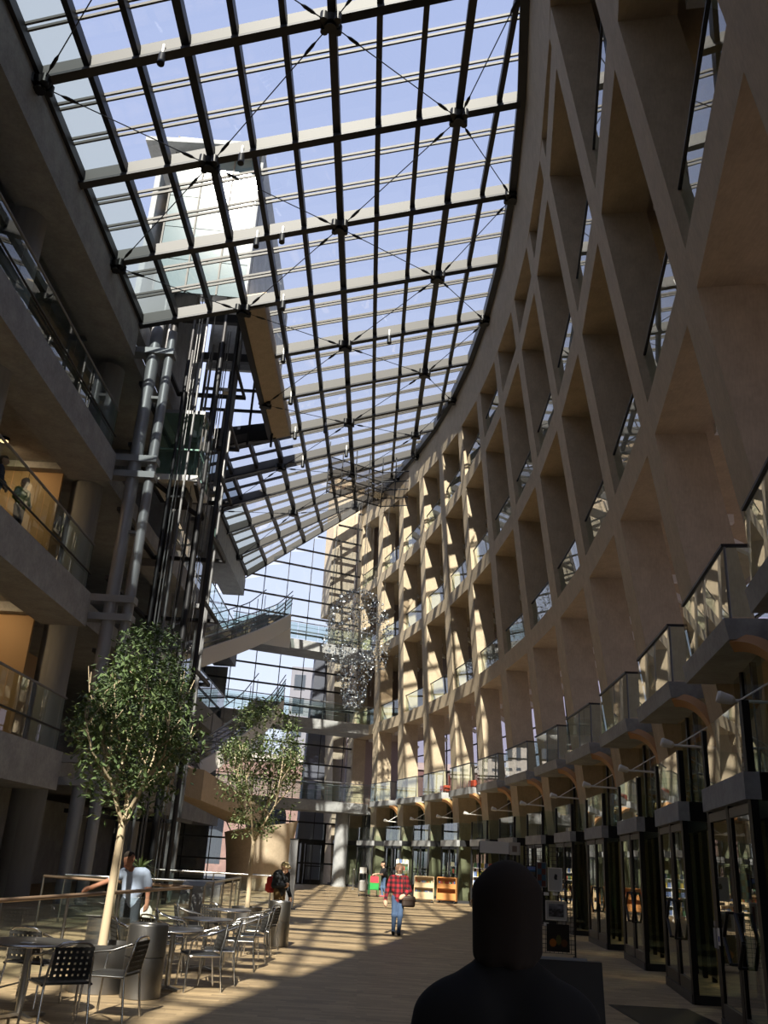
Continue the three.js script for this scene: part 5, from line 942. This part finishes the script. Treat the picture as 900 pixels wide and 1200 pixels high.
{
  const s = thing('sandwich_board', 'plain black folding signboard beside the dark-haired person', 'signboard', undefined, [1.12, 0, -5.1], -0.05);
  part(s, 'front_board', hexa([V(-0.27, 0.02, 0.24), V(0.13, 0.02, 0.24), V(0.13, 0.02, 0.21), V(-0.27, 0.02, 0.21), V(-0.27, 1.19, 0.03), V(0.13, 1.19, 0.03), V(0.13, 1.19, 0.0), V(-0.27, 1.19, 0.0)]), M.black);
  part(s, 'rear_board', hexa([V(-0.27, 0.02, -0.24), V(0.13, 0.02, -0.24), V(0.13, 0.02, -0.21), V(-0.27, 0.02, -0.21), V(-0.27, 1.19, -0.03), V(0.13, 1.19, -0.03), V(0.13, 1.19, -0.001), V(-0.27, 1.19, -0.001)]), M.black);
  part(s, 'hinge', rod(V(-0.2, 1.19, 0), V(0.06, 1.19, 0), 0.012, 0.012, 8), M.steel);
}
solo('door_mat', [box(3.35, 4.35, 0.0, 0.012, -13.2, -10.6), box(3.33, 4.37, 0, 0.008, -13.22, -10.58)], M.black, 'thin black mat before the nearest shop doors', 'mat');
{ // notices taped to the nearest shop door
  const z = -11.7, g = thing('door_notices', 'white paper notices with a blue mark taped to the glass door', 'notice', undefined, [frontX(z) - 0.03, 0.95, z], -Math.PI / 2 - 0.1);
  part(g, 'paper', box(-0.12, 0.06, -0.1, 0.12, 0, 0.003), std([0.35, 0.35, 0.35], 0.8)); part(g, 'paper', box(0.07, 0.16, -0.06, 0.13, 0, 0.003), M.white); part(g, 'blue_mark', box(0.09, 0.14, -0.02, 0.04, 0.003, 0.005), std([0.04, 0.05, 0.3], 0.7)); part(g, 'paper', box(-0.08, 0.02, 0.14, 0.2, 0, 0.003), std([0.3, 0.3, 0.3], 0.8));
}
// small white shop lettering on a dark sign band
{
  const cv = document.createElement('canvas'); cv.width = 128; cv.height = 64; const c = cv.getContext('2d'); c.fillStyle = '#1b1816'; c.fillRect(0, 0, 128, 64); c.fillStyle = '#d8d4cc'; c.font = 'bold 50px sans-serif'; c.textAlign = 'center'; c.fillText('34', 64, 50);
  const tx = new THREE.CanvasTexture(cv); tx.colorSpace = THREE.SRGBColorSpace;
  const z = colZ(7) + 0.55; const s = solo('shop_number_sign', new THREE.BoxGeometry(0.42, 0.2, 0.02), new THREE.MeshStandardMaterial({ map: tx, roughness: 0.6 }), 'small dark sign with white numerals on a shop band', 'sign'); s.position.set(frontX(z) + 0.42, 2.53, z + 0.1);
}
// red chairs on the second level, seen through the balcony glass
[[3.95, -46.2, 'on the balcony above the book carts'], [4.95, -42.4, 'on the balcony right of the other sunlit red one'], [6.9, -32.6, 'in shade behind a balcony above the picture stand'], [7.4, -27.9, 'in deep shade further along the balconies']].forEach(([x, z, w]) => {
  const c = thing('red_armchair', 'orange-red lounge chair ' + w, 'chair', 'red lounge chairs on the second level', [x, 4.83, z], -1.2);
  part(c, 'seat', new RoundedBoxGeometry(0.6, 0.3, 0.6, 3, 0.06).translate(0, 0.27, 0), M.red); part(c, 'backrest', new RoundedBoxGeometry(0.62, 0.7, 0.16, 3, 0.06).translate(0, 0.62, -0.26), M.red); for (const a of [-0.25, 0.25]) for (const b of [-0.25, 0.25]) part(c, 'leg', rod(V(a, 0, b), V(a, 0.13, b), 0.02, 0.02, 8), M.steel);
});

// ---------------------------------------------------------------- lamps of the left wing (warm ceiling lights)
for (const y of [8.48, 13.28]) [[-25.3, -12.0, -12.0, -27.4], [-31.5, -11.6, -13.1, -31.5], [-19, -11.8, -13.1, -19], [-12.5, -11.8, -13.1, -12.5]].forEach(([z, x, tx, tz]) => {
  const lv = y < 10 ? 'second' : 'third';
  const l = thing('ceiling_lamp', 'warm ceiling lamp washing the timber panels of the ' + lv + ' level', 'lamp', 'warm lamps of the ' + lv + ' level', [x, y, z]);
  part(l, 'housing', rod(V(0, -0.08, 0), V(0, 0.02, 0), 0.16, 0.16, 20), M.iron);
  part(l, 'glowing_disc', rod(V(0, -0.1, 0), V(0, -0.08, 0), 0.13, 0.13, 20), new THREE.MeshStandardMaterial({ color: 0xffffff, emissive: new THREE.Color().setRGB(1, 0.66, 0.32), emissiveIntensity: 2 }));
  const p = new THREE.SpotLight(new THREE.Color().setRGB(1, 0.70, 0.38), 11, 0, 1.05, 0.7, 2); p.name = 'lamp_light'; p.position.set(x, y - 0.14, z); p.target.position.set(tx, y - 1.7, tz); p.castShadow = true; p.shadow.radius = 5; scene.add(p, p.target);
});
// pendant lamps inside the shops behind the glass doors
for (const k of [3, 5, 7, 8, 9, 10]) {
  const z = colZ(k) - 0.4, p = SF(z, 2.9, 2.6), l = thing('shop_pendant_lamp', 'warm pendant lamp inside the ' + NTH[k + 1] + ' shopfront from the end wall', 'lamp', 'pendant lamps in the shops', p.toArray());
  part(l, 'cord', rod(V(0, 0.24, 0), V(0, 1.66, 0), 0.008, 0.008, 6), M.black);
  part(l, 'lamp_shade', new THREE.LatheGeometry([[0.03, 0.26], [0.06, 0.24], [0.2, 0.02], [0.19, 0.02], [0.05, 0.22]].map(([a, b]) => new THREE.Vector2(a, b)), 24), M.iron);
  part(l, 'bulb', new THREE.SphereGeometry(0.07, 16, 12).translate(0, 0.05, 0), new THREE.MeshStandardMaterial({ color: 0xffffff, emissive: new THREE.Color().setRGB(1, 0.78, 0.42), emissiveIntensity: 3 }));
  const pl = new THREE.PointLight(new THREE.Color().setRGB(1, 0.78, 0.42), 7, 0, 2); pl.name = 'pendant_light'; pl.position.copy(p).add(V(0, 0.03, 0)); pl.castShadow = true; pl.shadow.radius = 3; scene.add(pl);
  for (const y of [0.5, 0.95, 1.4, 1.85]) part(wallR, 'shop_shelf', bar(SF(z - 1.2, y, 3.95), SF(z + 1.2, y, 3.95), 0.4, 0.04), M.beige);
}

{
  const r = thing('sign_stand', 'wire stand topped by a pale banner beside the picture grid', 'display stand', undefined, [2.85, 0, -20.1], -0.05);
  for (const x of [-0.42, 0.42]) part(r, 'upright', rod(V(x, 0, 0), V(x, 2.1, 0), 0.016, 0.016, 8), M.black);
  for (const x of [-0.42, 0.42]) part(r, 'foot', box(x - 0.02, x + 0.02, 0, 0.03, -0.25, 0.25), M.black);
  part(r, 'banner', box(-0.42, 0.2, 1.88, 2.12, 0.0, 0.015), M.white); part(r, 'picture_card', box(0.21, 0.44, 1.87, 2.12, 0.0, 0.015), std([0.5, 0.47, 0.43], 0.6)); part(r, 'card_motif', box(0.27, 0.37, 1.93, 2.05, 0.015, 0.018), std([0.2, 0.15, 0.12], 0.6));
  for (const y of [0.5, 1.0, 1.5]) part(r, 'cross_bar', rod(V(-0.42, y, 0), V(0.42, y, 0), 0.008, 0.008, 6), M.black);
}
for (const o of scene.children) o.traverse?.((m) => { if (m.isMesh) { m.castShadow = m.receiveShadow = true; } });
renderer.render(scene, camera);
